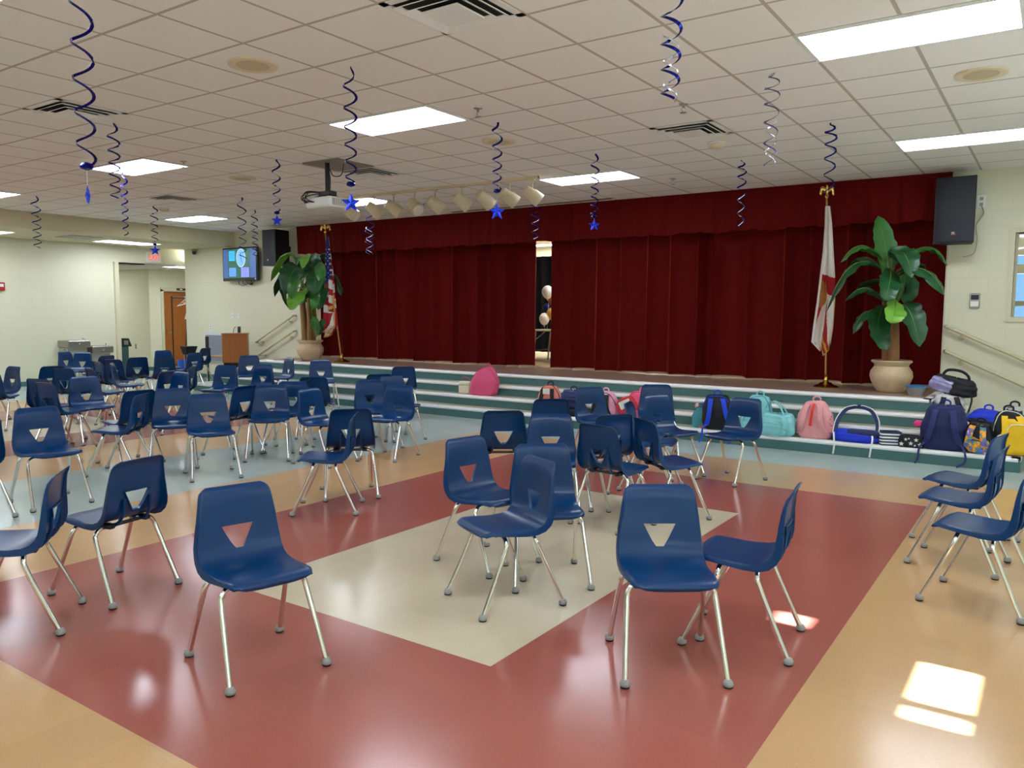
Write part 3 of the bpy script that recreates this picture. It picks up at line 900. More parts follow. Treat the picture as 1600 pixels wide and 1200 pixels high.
def ol(rows, y): return [(pt(0.5 * (a + b), py, y=y).z, pt(a, py, y=y).x, pt(b, py, y=y).x) for py, a, b in rows]
drape(US, 'flag', ol([(370, 509, 514), (400, 507.5, 518), (430, 506, 522), (460, 505, 524), (490, 504.5, 526), (508, 504, 527), (523, 504, 515)], yL - 0.04), yL - 0.04, us, 2.6, 0.10, base=bL)
bR = pt(1290, 605, z=STAGE); bR = (bR.x, bR.y, STAGE)
yR = bR[1]
tR = pt(1292, 296, y=yR)
FL = flag_stand('white state flag with red saltire on the right of the stage', bR, tR, None)
M_SEAL = mat('brown gold seal print', (176, 120, 60), 0.7, var=0.4, scale=90)
def fl(u, v):
    if v > 0.975: return M_FG
    if abs(u - (0.52 + 0.22 * (v - 0.62) * 4)) < 0.03 and 0.8 < v: return M_FG
    if u > 0.94 and 0.55 < v: return M_FG
    if ((u - 0.30) / 0.20) ** 2 + ((v - 0.54) / 0.075) ** 2 < 1: return M_SEAL
    if u > 0.2 and 0.43 < v + 0.05 * (0.5 - u) < 0.52: return M_FR
    if u > 0.62 and 0.45 < v < 0.50: return M_FR
    if abs(u - (0.36 - (v - 0.56) * 1.1)) < 0.07 and 0.54 < v < 0.72: return M_FR
    if abs(u - (0.60 + (v - 0.56) * 0.5)) < 0.09 and 0.56 < v: return M_FR
    return M_FW
drape(FL, 'flag', ol([(322, 1289, 1297), (350, 1288, 1300), (390, 1285, 1302), (430, 1280, 1304), (470, 1275, 1304), (510, 1269, 1301), (535, 1266, 1297), (550, 1280, 1293)], yR - 0.05), yR - 0.05, fl, 2.4, 0.10, base=bR)

# ------------------------------------------------------------------ potted plants
M_POT = mat('sandy cast stone', (206, 180, 144), 0.7, var=0.12, scale=14, bump=0.25)
M_SOIL = mat('dark potting soil', (58, 44, 32), 0.95, var=0.3, scale=60, bump=0.5)
M_TRUNK = mat('fibrous brown stem', (150, 110, 68), 0.85, var=0.3, scale=40, bump=0.6)
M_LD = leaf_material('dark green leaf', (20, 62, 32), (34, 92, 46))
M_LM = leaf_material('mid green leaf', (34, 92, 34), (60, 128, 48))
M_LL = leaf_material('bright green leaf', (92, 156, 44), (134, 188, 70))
M_PETI = mat('green leaf stalk', (104, 132, 58), 0.5, var=0.2)
def leaf(t, base, mid, tip, width, material, droop=0.35, seed=0, facing=None, label=None, n=16):
    q = random.Random(seed)
    b, m_, e = Vector(base), Vector(mid), Vector(tip)
    c = 2 * m_ - 0.5 * (b + e)
    mb = MB()
    pts = [b * (1 - k) ** 2 + c * 2 * k * (1 - k) + e * k * k for k in [i / n for i in range(n + 1)]]
    rib = []
    for i, p in enumerate(pts):
        k = i / n
        d = (pts[min(i + 1, n)] - pts[max(i - 1, 0)]).normalized()
        sv = Vector(facing).cross(d) if facing else d.cross(Vector((0, 0, 1)))
        sv = sv.normalized() if sv.length > 1e-4 else CR
        up = sv.cross(d).normalized()
        if up.z < 0 and not facing: up = -up
        pr = max(0.0, math.sin(PI * min(1, (k - 0.05) / 0.95) ** 0.95)) ** 0.42 if k > 0.05 else 0
        w = width * 0.58 * pr
        rib.append((p, sv, up, w))
    cols = (-1, -0.66, -0.33, 0, 0.33, 0.66, 1)
    vv = []
    for i, (p, sv, up, w) in enumerate(rib):
        for a in cols:
            rag = 1 + (q.uniform(-0.16, 0.06) if abs(a) == 1 else 0)
            wave = 0.10 * math.sin(i * 1.7 + a * 2 + seed) * abs(a)
            vv.append(p + sv * (a * w * rag) + up * (w * (-droop * a * a + 0.10 * abs(a) + wave)))
    nc = len(cols)
    mb.use(material)
    mb.add(vv, [(i * nc + k, i * nc + k + 1, (i + 1) * nc + k + 1, (i + 1) * nc + k) for i in range(n) for k in range(nc - 1)])
    ob = mb.build('leaf', None, t, thick=0.0025)
    mr = MB().tube([p + up * 0.002 for p, sv, up, w in rib], [0.009 * (1 - 0.8 * i / n) for i in range(n + 1)], 6)
    mr.build('midrib', M_PETI, ob)
    if label: ob['label'] = label
    return ob

def planter(t, s, ribbed):
    prof = [(0.60, 0), (0.66, 0.02), (0.72, 0.10), (0.92, 0.34), (1.0, 0.52), (0.97, 0.68), (0.84, 0.82), (0.80, 0.86), (0.84, 0.93), (0.95, 0.98), (0.97, 1.02), (0.93, 1.05), (0.84, 1.04), (0.80, 0.96)]
    R0, H0 = s
    rib = (lambda w, z: 0.018 * max(0, math.sin(w * 16)) if 0.08 * H0 < z < 0.70 * H0 else 0) if ribbed else None
    MB().lathe([(r * R0, z * H0) for r, z in prof], 64 if ribbed else 40, rib=rib).build('planter', M_POT, t)
    MB().lathe([(R0 * 0.81, 0.93 * H0), (R0 * 0.5, 0.96 * H0), (0.01, 0.97 * H0)], 24).build('soil', M_SOIL, t)

def plant(label, base_px, yb, s, ribbed, leaves, stems, zbase=STAGE, seed=1):
    b = pt(*base_px, z=zbase)
    t = thing('potted_plant', label, 'potted plant', (b.x, b.y, zbase))
    planter(t, s, ribbed)
    O = Vector((b.x, b.y, zbase))
    for (p0, p1, r0, r1, dy) in stems:
        a = Vector((pt(*p0, y=b.y + dy))) - O; c = Vector((pt(*p1, y=b.y + dy))) - O
        a.z = 0.9 * s[1]
        a.x *= 0.8
        MB().tube([a, a * .7 + c * .3, a * .35 + c * .65, c], [r0, r0 * 0.95, (r0 + r1) / 2, r1], 12).build('stem', M_TRUNK, t)
    q = random.Random(seed)
    for k, (p0, p1, p2, w, m_, dy0, dy1, dr, fc) in enumerate(leaves):
        A = pt(*p0, y=b.y + dy0 * 0.3) - O; B = pt(*p1, y=b.y + (dy0 + dy1) / 2) - O; E_ = pt(*p2, y=b.y + dy1) - O
        leaf(t, A, B, E_, w, m_, dr, k + seed, fc, 'yellow green leaf' if m_ is M_LL else None)
        # leaf stalk down to the stem top
        st_ = stems[k % len(stems)]
        c = pt(*st_[1], y=b.y + st_[4]) - O
        MB().tube(smoothpath([c - Vector((0, 0, 0.06)), (c + A) * 0.5 + Vector((0, 0, 0.02)), A], 4), 0.011, 6).build('leaf_stalk', M_PETI, t)
    return t
FC = (0.55, -0.8, 0.25)
s_ = 0.0079
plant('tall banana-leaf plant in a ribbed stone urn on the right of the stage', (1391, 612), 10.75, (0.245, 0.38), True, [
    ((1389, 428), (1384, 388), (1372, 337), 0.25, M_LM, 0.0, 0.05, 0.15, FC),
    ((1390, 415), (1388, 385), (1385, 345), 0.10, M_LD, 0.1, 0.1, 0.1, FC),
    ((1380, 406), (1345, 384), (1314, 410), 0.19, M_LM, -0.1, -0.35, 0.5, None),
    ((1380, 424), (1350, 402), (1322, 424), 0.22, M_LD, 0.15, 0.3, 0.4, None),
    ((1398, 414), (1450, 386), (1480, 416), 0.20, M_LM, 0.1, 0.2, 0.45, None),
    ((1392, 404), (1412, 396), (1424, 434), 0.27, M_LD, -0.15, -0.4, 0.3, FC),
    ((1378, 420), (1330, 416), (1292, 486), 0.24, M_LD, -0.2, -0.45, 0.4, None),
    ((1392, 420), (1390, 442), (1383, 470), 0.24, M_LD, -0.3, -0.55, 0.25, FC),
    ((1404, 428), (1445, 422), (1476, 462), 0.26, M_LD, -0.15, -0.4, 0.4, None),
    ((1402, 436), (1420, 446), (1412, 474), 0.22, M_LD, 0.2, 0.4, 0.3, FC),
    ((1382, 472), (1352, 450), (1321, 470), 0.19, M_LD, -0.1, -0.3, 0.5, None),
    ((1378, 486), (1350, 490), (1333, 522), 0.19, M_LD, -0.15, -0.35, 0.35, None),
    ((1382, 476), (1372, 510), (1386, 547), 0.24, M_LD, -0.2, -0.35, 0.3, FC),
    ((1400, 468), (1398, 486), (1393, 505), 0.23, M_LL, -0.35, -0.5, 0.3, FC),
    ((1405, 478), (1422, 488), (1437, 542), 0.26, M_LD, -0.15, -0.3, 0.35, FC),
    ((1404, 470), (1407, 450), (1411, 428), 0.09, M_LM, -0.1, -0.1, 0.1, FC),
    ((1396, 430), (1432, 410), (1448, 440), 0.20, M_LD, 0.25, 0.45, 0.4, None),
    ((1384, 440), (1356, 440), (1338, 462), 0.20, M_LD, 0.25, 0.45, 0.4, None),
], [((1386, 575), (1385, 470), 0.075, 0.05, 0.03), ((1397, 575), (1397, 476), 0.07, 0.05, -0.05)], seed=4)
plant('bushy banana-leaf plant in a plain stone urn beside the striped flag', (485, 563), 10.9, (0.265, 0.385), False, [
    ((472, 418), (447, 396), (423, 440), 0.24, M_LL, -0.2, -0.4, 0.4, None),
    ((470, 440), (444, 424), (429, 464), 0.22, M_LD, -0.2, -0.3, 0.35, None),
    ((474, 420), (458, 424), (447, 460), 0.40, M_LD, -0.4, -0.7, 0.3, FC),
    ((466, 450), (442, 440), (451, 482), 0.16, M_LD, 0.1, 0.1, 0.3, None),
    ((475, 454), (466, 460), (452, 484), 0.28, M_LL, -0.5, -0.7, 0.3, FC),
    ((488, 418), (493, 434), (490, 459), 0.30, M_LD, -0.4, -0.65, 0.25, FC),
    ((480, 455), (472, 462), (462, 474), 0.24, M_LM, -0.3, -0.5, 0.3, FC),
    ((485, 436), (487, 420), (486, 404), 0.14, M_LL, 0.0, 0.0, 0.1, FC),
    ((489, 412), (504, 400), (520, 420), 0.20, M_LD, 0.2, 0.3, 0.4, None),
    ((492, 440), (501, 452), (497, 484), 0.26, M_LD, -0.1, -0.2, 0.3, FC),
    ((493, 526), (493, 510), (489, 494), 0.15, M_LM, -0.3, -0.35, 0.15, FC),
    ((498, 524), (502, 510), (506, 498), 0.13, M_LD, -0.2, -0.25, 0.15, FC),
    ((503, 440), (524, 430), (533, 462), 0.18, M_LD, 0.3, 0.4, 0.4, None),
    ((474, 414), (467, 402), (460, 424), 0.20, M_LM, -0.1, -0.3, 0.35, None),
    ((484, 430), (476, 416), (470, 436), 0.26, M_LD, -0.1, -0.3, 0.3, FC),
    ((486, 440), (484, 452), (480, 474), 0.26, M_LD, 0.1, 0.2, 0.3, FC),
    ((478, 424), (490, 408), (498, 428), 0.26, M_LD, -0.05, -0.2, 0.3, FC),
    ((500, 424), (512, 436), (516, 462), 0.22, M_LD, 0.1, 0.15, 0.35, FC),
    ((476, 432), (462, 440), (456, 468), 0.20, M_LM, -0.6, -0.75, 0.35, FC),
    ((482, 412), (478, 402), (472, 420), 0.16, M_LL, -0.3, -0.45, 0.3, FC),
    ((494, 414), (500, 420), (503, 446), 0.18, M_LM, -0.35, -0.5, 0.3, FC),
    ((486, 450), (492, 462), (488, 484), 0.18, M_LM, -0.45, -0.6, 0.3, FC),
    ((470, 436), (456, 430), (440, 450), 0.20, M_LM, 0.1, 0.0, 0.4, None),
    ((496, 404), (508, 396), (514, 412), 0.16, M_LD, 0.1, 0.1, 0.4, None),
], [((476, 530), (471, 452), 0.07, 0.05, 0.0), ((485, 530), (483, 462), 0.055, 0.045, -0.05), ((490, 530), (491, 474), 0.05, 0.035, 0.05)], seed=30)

# ------------------------------------------------------------------ loudspeakers, television, wall devices
def loudspeaker(label, x0, x1, y0, y1, z0, z1, yaw, words):
    cx, cy = (x0 + x1) / 2, (y0 + y1) / 2
    t = thing('loudspeaker', label, 'loudspeaker', (cx, cy, z0), yaw)
    hx, hy, H = (x1 - x0) / 2, (y1 - y0) / 2, z1 - z0
    b = MB()
    pl_ = [(-hx, -hy), (hx, -hy), (hx * 0.72, hy), (-hx * 0.72, hy)]
    b.add([(x, y, 0.0) for x, y in pl_] + [(x, y, H) for x, y in pl_], [(3, 2, 1, 0), (4, 5, 6, 7)] + [(k, (k + 1) % 4, 4 + (k + 1) % 4, 4 + k) for k in range(4)])
    b.build('cabinet', mat('black textured cabinet', (14, 14, 17), 0.55, var=0.2, scale=120, bump=0.2), t, False)
    MB().grid(lambda u, v: (-hx + 0.012 + u * (2 * hx - 0.024), -hy - 0.004 - 0.02 * math.sin(PI * u) ** 0.5, 0.02 + v * (H - 0.04)), 12, 6).build('grille', mat('black steel grille', (24, 27, 36), 0.45, 0.2, var=0.25, scale=400, bump=0.3), t, thick=0.003)
    lg = MB().bbox(-0.028, 0.028, -hy - 0.032, -hy - 0.024, 0.09, 0.14, 0.003).build('badge', mat('badge dark', (52, 50, 52), 0.4), t, False)
    text('badge_lettering', words, 0.03, M_WHITE, lg, (0, -hy - 0.033, 0.118), (PI / 2, 0, 0), 0.0006)
    MB().use(mat('badge orange', (226, 110, 50), 0.4)).box(-0.02, 0.02, -hy - 0.0335, -hy - 0.032, 0.096, 0.103).build('badge_bar', None, lg, False)
    MB().box(-0.05, 0.05, hy - 0.02, hy + 0.12, H * 0.42, H * 0.58).build('bracket', M_BLACK, t, False)
    return t
loudspeaker('large black loudspeaker on the wall beside the television', -13.62, -13.21, 10.72, 11.12, 2.51, 3.24, R(0), 'JBL')
loudspeaker('black loudspeaker high on the wall right of the stage', -1.29, -0.86, 10.86, 11.14, 2.43, 3.21, R(-3), 'JBL')

tv = thing('television', 'flat television on the wall showing a round clock on a green slide', 'television', (-14.92, 11.16, 2.24))
MB().bbox(-0.60, 0.60, -0.04, 0.03, 0, 0.73, 0.012).build('bezel', mat('gloss black bezel', (12, 12, 14), 0.15), tv, False)
def em(name, rgb, k): return mat(name, rgb, 0.3, emit=k * 0.36, var=0.0)
sc = MB().box(-0.565, 0.565, -0.044, -0.041, 0.065, 0.70).build('screen', em('screen blue margin', (64, 92, 150), 0.9), tv, False)
MB().box(-0.40, 0.36, -0.0455, -0.044, 0.065, 0.70).build('slide', em('screen green slide', (38, 92, 74), 0.9), sc, False)
MB().box(-0.36, -0.15, -0.047, -0.0455, 0.44, 0.66).build('cyan_box', em('screen cyan', (40, 176, 226), 1.0), sc, False)
MB().box(-0.36, -0.12, -0.047, -0.0455, 0.10, 0.29).build('blue_box', em('screen light blue', (92, 150, 238), 1.0), sc, False)
MB().box(0.06, 0.33, -0.047, -0.0455, 0.08, 0.29).build('violet_box', em('screen violet', (136, 140, 240), 1.0), sc, False)
ck = MB().add([(0.06 + 0.15 * math.cos(2 * PI * k / 32), -0.048, 0.50 + 0.19 * math.sin(2 * PI * k / 32)) for k in range(32)], [tuple(range(32))]).build('clock_face', em('screen clock', (110, 170, 244), 1.0), sc, False, thick=0.001)
MB().add([(0.06 + q * math.cos(2 * PI * k / 32), -0.0475, 0.50 + q * 1.26 * math.sin(2 * PI * k / 32)) for q in (0.148, 0.16) for k in range(32)], [(k, (k + 1) % 32, 32 + (k + 1) % 32, 32 + k) for k in range(32)]).build('clock_rim', em('screen white', (226, 236, 255), 1.0), sc, False, thick=0.001)
MB().tube([(0.06, -0.05, 0.50), (0.10, -0.05, 0.40)], 0.006, 6).tube([(0.06, -0.05, 0.50), (0.05, -0.05, 0.62)], 0.005, 6).build('clock_hands', em('screen navy', (40, 70, 150), 0.6), sc, False)
ln = MB()
for bx0, bx1, z0, n_ in ((-0.33, -0.18, 0.49, 4), (-0.33, -0.15, 0.13, 4), (0.09, 0.30, 0.11, 5)):
    for k in range(n_):
        ln.box(bx0, bx1 - 0.03 * (k % 2), -0.0485, -0.047, z0 + k * 0.036, z0 + k * 0.036 + 0.008)
ln.build('text_lines', em('screen dark line', (60, 92, 170), 0.7), sc, False)
MB().box(0.52, 0.56, -0.045, -0.04, 0.02, 0.05).build('sticker', M_WHITE, tv, False)
g = MB()
for k in range(4):
    g.tube(smoothpath([(-0.1 + 0.12 * k, 0.03, 0.02), (-0.16 + 0.16 * k, 0.05, -0.06), (0.0 + 0.1 * k, 0.06, -0.10 + 0.02 * k), (0.1 + 0.1 * k, 0.05, 0.01)]), 0.007, 6)
g.box(0.22, 0.28, 0.03, 0.08, -0.09, -0.05)
g.build('cables', M_BLACK, tv)
MB().box(-0.2, 0.2, 0.03, 0.115, 0.2, 0.5).build('wall_mount', M_BLACK, tv, False)

def wallplate(name, label, cat, p, w, h, normal, kind='outlet', group=None, material=None):
    """small plate on a wall; normal '-y' front wall, '+x' left wall"""
    t = thing(name, label, cat, p, 0 if normal == '-y' else PI / 2, group)
    pm = material or M_WHITE
    MB().bbox(-w / 2, w / 2, -0.01, 0, -h / 2, h / 2, 0.003).build('plate', pm, t, False)
    d = MB()
    if kind == 'outlet':
        for z in (-h * 0.22, h * 0.22):
            d.box(-w * 0.22, w * 0.22, -0.012, -0.01, z - h * 0.13, z + h * 0.13)
        d.build('sockets', M_BLACK if material else M_GREYMETAL, t, False)
    elif kind == 'switch':
        d.box(-w * 0.12, w * 0.12, -0.02, -0.01, -h * 0.1, h * 0.1)
        d.build('toggle', M_CREAM, t, False)
    return t
wallplate('wall_switch', 'white switch plate left of a matching plate above the lectern', 'switch', (-15.41, 11.28, 1.475), 0.08, 0.12, '-y', 'switch')
wallplate('wall_switch', 'white plate above the lectern, the one nearer the handrails', 'switch', (-15.20, 11.28, 1.475), 0.08, 0.12, '-y', 'switch')
wallplate('wall_outlet', 'pale outlet plate above the whiteboard on the floor', 'outlet', (-16.25, 11.28, 1.19), 0.09, 0.13, '-y')
wallplate('wall_outlet', 'black outlet with a plug above the lectern', 'outlet', (-15.20, 11.28, 1.16), 0.10, 0.14, '-y', material=M_BLACK)
wallplate('wall_outlet', 'outlet beside the right loudspeaker with its cable', 'outlet', (-0.845, 11.28, 2.95), 0.09, 0.15, '-y')
wallplate('wall_outlet', 'dark outlet low on the corridor block wall', 'outlet', (-20.3, 11.8, 0.62), 0.08, 0.14, '-y', material=M_GREYMETAL)
cb_ = thing('speaker_cable', 'grey cable looping from the outlet behind the right loudspeaker', 'cable', (-0.845, 11.26, 2.95))
MB().tube(smoothpath([(0, 0, -0.04), (0.03, -0.02, -0.15), (-0.04, -0.01, -0.28), (-0.02, -0.01, -0.45), (-0.05, -0.01, -0.62), (-0.16, -0.06, -0.66)]), 0.006, 6).build('cable', M_GREYMETAL, cb_)
t = thing('wall_device', 'chrome framed wall control right of the stage, above the handrail', 'wall control', (-0.855, 11.28, 1.755))
MB().bbox(-0.055, 0.055, -0.03, 0, -0.09, 0.09, 0.006).build('frame', M_STEEL, t, False)
MB().box(-0.042, 0.042, -0.034, -0.03, 0.01, 0.07).build('window', mat('dark glass', (40, 48, 60), 0.15), t, False)
MB().box(-0.042, 0.042, -0.034, -0.03, -0.07, -0.01).build('lower_plate', M_WHITE, t, False)
t = thing('security_camera', 'small dome camera under the soffit at the left corner', 'security camera', (-16.72, 11.28, 2.93))
MB().lathe([(0.05, 0), (0.05, 0.03), (0.03, 0.05)], 16).build('base', M_GREYMETAL, t, loc=(0, -0.06, 0.03))
MB().lathe([(0.01, -0.05), (0.035, -0.035), (0.045, 0.0), (0.045, 0.03)], 16).build('dome', M_BLACK, t, loc=(0, -0.06, 0.0))
MB().box(-0.03, 0.03, -0.06, 0, 0.03, 0.07).build('bracket', M_GREYMETAL, t, False)

ex = thing('exit_sign', 'white exit sign with red letters above the corridor mouth', 'exit sign', (-17.5, 10.66, 2.69), PI / 2)
MB().bbox(-0.17, 0.17, -0.06, 0, 0, 0.25, 0.006).build('housing', M_WHITE, ex, False)
text('lettering', 'EXIT', 0.20, mat('lit red letters', (240, 60, 50), 0.4, emit=0.6, var=0), ex, (0, -0.062, 0.115), (PI / 2, 0, 0), 0.002).scale = (0.66, 0.9, 1)
t = thing('fire_alarm', 'red fire alarm box on the left wall at the photo edge', 'fire alarm', (-17.5, 7.36, 2.04), PI / 2)
MB().bbox(-0.08, 0.08, -0.06, 0, -0.08, 0.08, 0.008).build('housing', mat('alarm red', (176, 26, 28), 0.35), t, False)
MB().box(-0.05, 0.05, -0.064, -0.06, -0.01, 0.05).build('strobe', M_WHITE, t, False)

# drinking fountains on the left wall
def fountain(label, yc, w, ztop, hbody, spout_h):
    t = thing('drinking_fountain', label, 'drinking fountain', (-17.5, yc, 0), PI / 2, 'pair of drinking fountains')
    b = MB().bbox(-w / 2, w / 2, -0.46, 0, ztop - 0.15, ztop, 0.012)
    b.build('basin_housing', M_STEEL, t, False)
    MB().box(-w / 2 + 0.02, w / 2 - 0.02, -0.44, -0.03, ztop, ztop + 0.004).lathe([(0.12, 0.004), (0.10, 0.001), (0.02, 0.001)], 20, (0, -0.22, ztop + 0.001)).build('basin', M_STEEL, t)
    MB().box(-w / 2 + 0.03, w / 2 - 0.03, -0.36, 0, ztop - hbody, ztop - 0.15).build('cabinet', M_GREYMETAL, t, False)
    MB().tube([(w * 0.28, -0.38, ztop), (w * 0.28, -0.38, ztop + 0.03), (w * 0.24, -0.35, ztop + 0.05)], 0.012, 8).lathe([(0.03, 0), (0.028, 0.02), (0.015, 0.026)], 14, (w * 0.28, -0.38, ztop)).build('spout', M_CHROME, t)
    MB().lathe([(0.022, 0), (0.02, 0.012), (0.01, 0.016)], 14).build('push_button', M_CHROME, t, loc=(0, -0.46, ztop - 0.075)).rotation_euler = (PI / 2, 0, 0)
    v = MB()
    for k in range(7):
        v.box(-w / 2 + 0.026, -w / 2 + 0.03, -0.30, -0.20, ztop - 0.20 - k * 0.03, ztop - 0.185 - k * 0.03)
    v.build('side_vent', M_BLACK, t, False)
    return t
fountain('taller steel drinking fountain, left of the pair on the left wall', 8.66, 0.47, 0.93, 0.55, 0.05)
fountain('lower steel drinking fountain nearer the corridor mouth', 9.16, 0.47, 0.80, 0.50, 0.05)

# corridor things
t = thing('waste_bin', 'tall dark green waste bin with flap hood at the corridor mouth', 'bin', (-17.95, 10.12, 0))
M_BIN = mat('dark green enamel', (52, 84, 84), 0.45, var=0.08)
MB().bbox(-0.10, 0.10, -0.08, 0.08, 0.0, 0.74, 0.015).build('body', M_BIN, t, False)
hd = MB()
hd.add([(-0.11, -0.09, 0.74), (0.11, -0.09, 0.74), (0.11, 0.15, 0.74), (-0.11, 0.15, 0.74), (-0.11, -0.09, 0.93), (0.11, -0.09, 0.93), (0.11, 0.08, 0.93), (-0.11, 0.08, 0.93)],
       [(0, 3, 2, 1), (4, 5, 6, 7), (0, 1, 5, 4), (1, 2, 6, 5), (2, 3, 7, 6), (3, 0, 4, 7)])
ho = hd.build('hood', mat('black green hood', (28, 40, 40), 0.4), t, False)
MB().box(0.111, 0.115, -0.04, 0.06, 0.78, 0.88).build('flap', M_STEEL, ho, False)
rk = thing('garment_rack', 'black pole garment rack with hangers in the corridor', 'clothes rack', (-17.85, 11.95, 0))
for s_ in (-0.62, 0.62):
    MB().tube([(0, s_, 0.03), (0, s_, 1.93)], 0.016, 8).build('post', M_BLACK, rk)
    MB().tube([(-0.22, s_, 0.03), (0.22, s_, 0.03)], 0.018, 8).build('foot', M_BLACK, rk)
MB().tube([(0, -0.64, 1.90), (0, 0.64, 1.90)], 0.016, 8).build('rail', M_BLACK, rk)
MB().tube([(0, -0.62, 0.25), (0, 0.62, 0.25)], 0.012, 8).build('lower_rail', M_BLACK, rk)
def hanger(dy, z, tilt, label):
    t = thing('coat_hanger', label, 'hanger', (-17.85, 11.95 + dy, 1.90), 0, 'white hangers on the rack')
    MB().tube(smoothpath([(0, 0, 0.02), (0.02, 0.012, 0.01), (0.0, 0.02, -0.03), (0, 0, -0.06)], 4), 0.005, 6).tube([(0, 0, -0.06), (0, -0.2, -0.16 - tilt), (0, 0.2, -0.16 + tilt), (0, 0, -0.06)], 0.007, 6).build('hanger', M_WHITE, t)
hanger(-0.28, 0, 0.05, 'tilted white hanger near the left post of the corridor rack')
hanger(-0.12, 0, -0.03, 'white hanger on the corridor rack partly behind the wall corner')
sg_ = thing('paper_sign', 'small white paper with ragged edge taped on the brown door', 'paper', (-19.65, 12.95, 1.45))
MB().add([(0, -0.12, -0.1), (0, -0.06, 0.1), (0, 0.1, 0.12), (0, 0.16, -0.08), (0, 0.08, -0.04), (0, 0.02, -0.11)], [(0, 1, 2, 3, 4, 5)]).build('sheet', M_WHITE, sg_, False, thick=0.003)
bu = thing('mop_bucket', 'bright blue bucket on the corridor floor by the rack', 'bucket', (-17.45, 11.35, 0))
MB().lathe([(0.12, 0.0), (0.125, 0.01), (0.155, 0.36), (0.165, 0.37), (0.165, 0.385), (0.15, 0.385), (0.118, 0.02)], 28).build('tub', mat('bright blue plastic', (14, 90, 205), 0.3), bu)
MB().tube(smoothpath([(-0.16, 0, 0.36), (-0.12, 0.05, 0.27), (0.12, 0.05, 0.27), (0.16, 0, 0.36)]), 0.006, 6).build('bail', M_STEEL, bu)
mp = thing('floor_mop', 'dark handled mop with blue head standing in the blue bucket', 'mop', (-17.45, 11.35, 0.02))
MB().tube([(0.01, 0.02, 0.2), (-0.05, 0.18, 1.88)], 0.013, 8).build('handle', M_BLACK, mp)
b = MB()
for k in range(18):
    a = k * 0.7
    b.tube(smoothpath([(0.01, 0.02, 0.40), (0.04 * math.cos(a), 0.04 * math.sin(a), 0.30), (0.08 * math.cos(a), 0.08 * math.sin(a), 0.03)], 3), 0.012, 5)
b.build('mop_head', mat('royal blue yarn', (20, 62, 190), 0.9), mp)

# desk corner under the television
M_OAK = wood_material('orange oak laminate', (140, 76, 24), (166, 98, 38))
lc = thing('lectern', 'orange oak lectern standing in front of the left handrails', 'lectern', (-14.50, 10.66, 0), R(48))
MB().bbox(-0.255, 0.255, -0.19, -0.165, 0.48, 1.09, 0.008).build('front_panel', M_OAK, lc, False)
for s_ in (-1, 1):
    MB().box(s_ * 0.243 - 0.012, s_ * 0.243 + 0.012, -0.165, 0.19, 0.48, 1.08).build('side_panel', M_OAK, lc, False)
    MB().box(s_ * 0.20 - 0.02, s_ * 0.20 + 0.02, -0.04, 0.10, 0.03, 0.50).build('leg', M_BLACK, lc, False)
    MB().box(s_ * 0.20 - 0.025, s_ * 0.20 + 0.025, -0.18, 0.20, 0, 0.035).build('foot', M_BLACK, lc, False)
MB().box(-0.24, 0.24, -0.165, 0.19, 0.48, 0.50).build('shelf', M_OAK, lc, False)
MB().bbox(-0.27, 0.27, -0.20, 0.20, 1.08, 1.105, 0.008).build('top', M_OAK, lc, False)
MB().tube(smoothpath([(-0.05, 0.1, 1.10), (-0.04, 0.12, 1.2), (0.0, 0.15, 1.24)]), 0.006, 6).build('microphone', M_BLACK, lc)
dk = thing('computer_table', 'low wood topped computer table beside the lectern', 'table', (-15.25, 10.97, 0))
MB().bbox(-0.42, 0.36, -0.25, 0.25, 0.55, 0.58, 0.006).build('tabletop', wood_material('tan laminate', (178, 132, 84), (196, 150, 100), 'x'), dk, False)
for sx in (-0.38, 0.32):
    for sy in (-0.21, 0.21):
        MB().tube([(sx, sy, 0), (sx, sy, 0.55)], 0.016, 8).build('leg', M_BLACK, dk)
MB().box(-0.38, 0.32, 0.20, 0.215, 0.30, 0.5).build('modesty_panel', M_BLACK, dk, False)
mo = thing('computer_monitor', 'small black monitor on the computer table', 'monitor', (-15.22, 11.0, 0.58))
MB().bbox(-0.22, 0.22, 0.0, 0.04, 0.06, 0.36, 0.006).build('housing', M_BLACK, mo, False)
MB().box(-0.205, 0.205, -0.003, 0.0, 0.085, 0.345).build('screen', mat('dark glass', (40, 48, 60), 0.15), mo, False)
MB().box(-0.03, 0.03, 0.02, 0.04, 0.0, 0.1).bbox(-0.12, 0.12, -0.06, 0.1, 0, 0.012, 0.004).build('stand', mat('silver plastic', (150, 154, 160), 0.4), mo, False)
wb = thing('display_board', 'grey board with white rim leaning on the wall behind the monitor', 'board', (-15.93, 11.235, 0))
MB().bbox(-0.52, 0.55, 0.0, 0.03, 0.40, 1.08, 0.006).build('frame', mat('white rim', (214, 216, 222), 0.4), wb, False)
MB().box(-0.46, 0.50, -0.004, 0.0, 0.42, 1.02).build('panel', mat('grey panel', (136, 140, 150), 0.35), wb, False)
MB().box(-0.47, -0.34, -0.008, -0.004, 0.72, 0.98).build('dark_strip', M_BLACK, wb, False)
for s_ in (-0.45, 0.45):
    MB().tube([(s_, 0.015, 0.42), (s_, 0.015, 0.0)], 0.015, 8).tube([(s_, -0.06, 0.015), (s_, 0.03, 0.015)], 0.015, 8).build('leg', M_GREYMETAL, wb)
bn = thing('storage_tote', 'black open tote on a stand at the left of the grey board', 'storage tote', (-16.5, 10.86, 0))
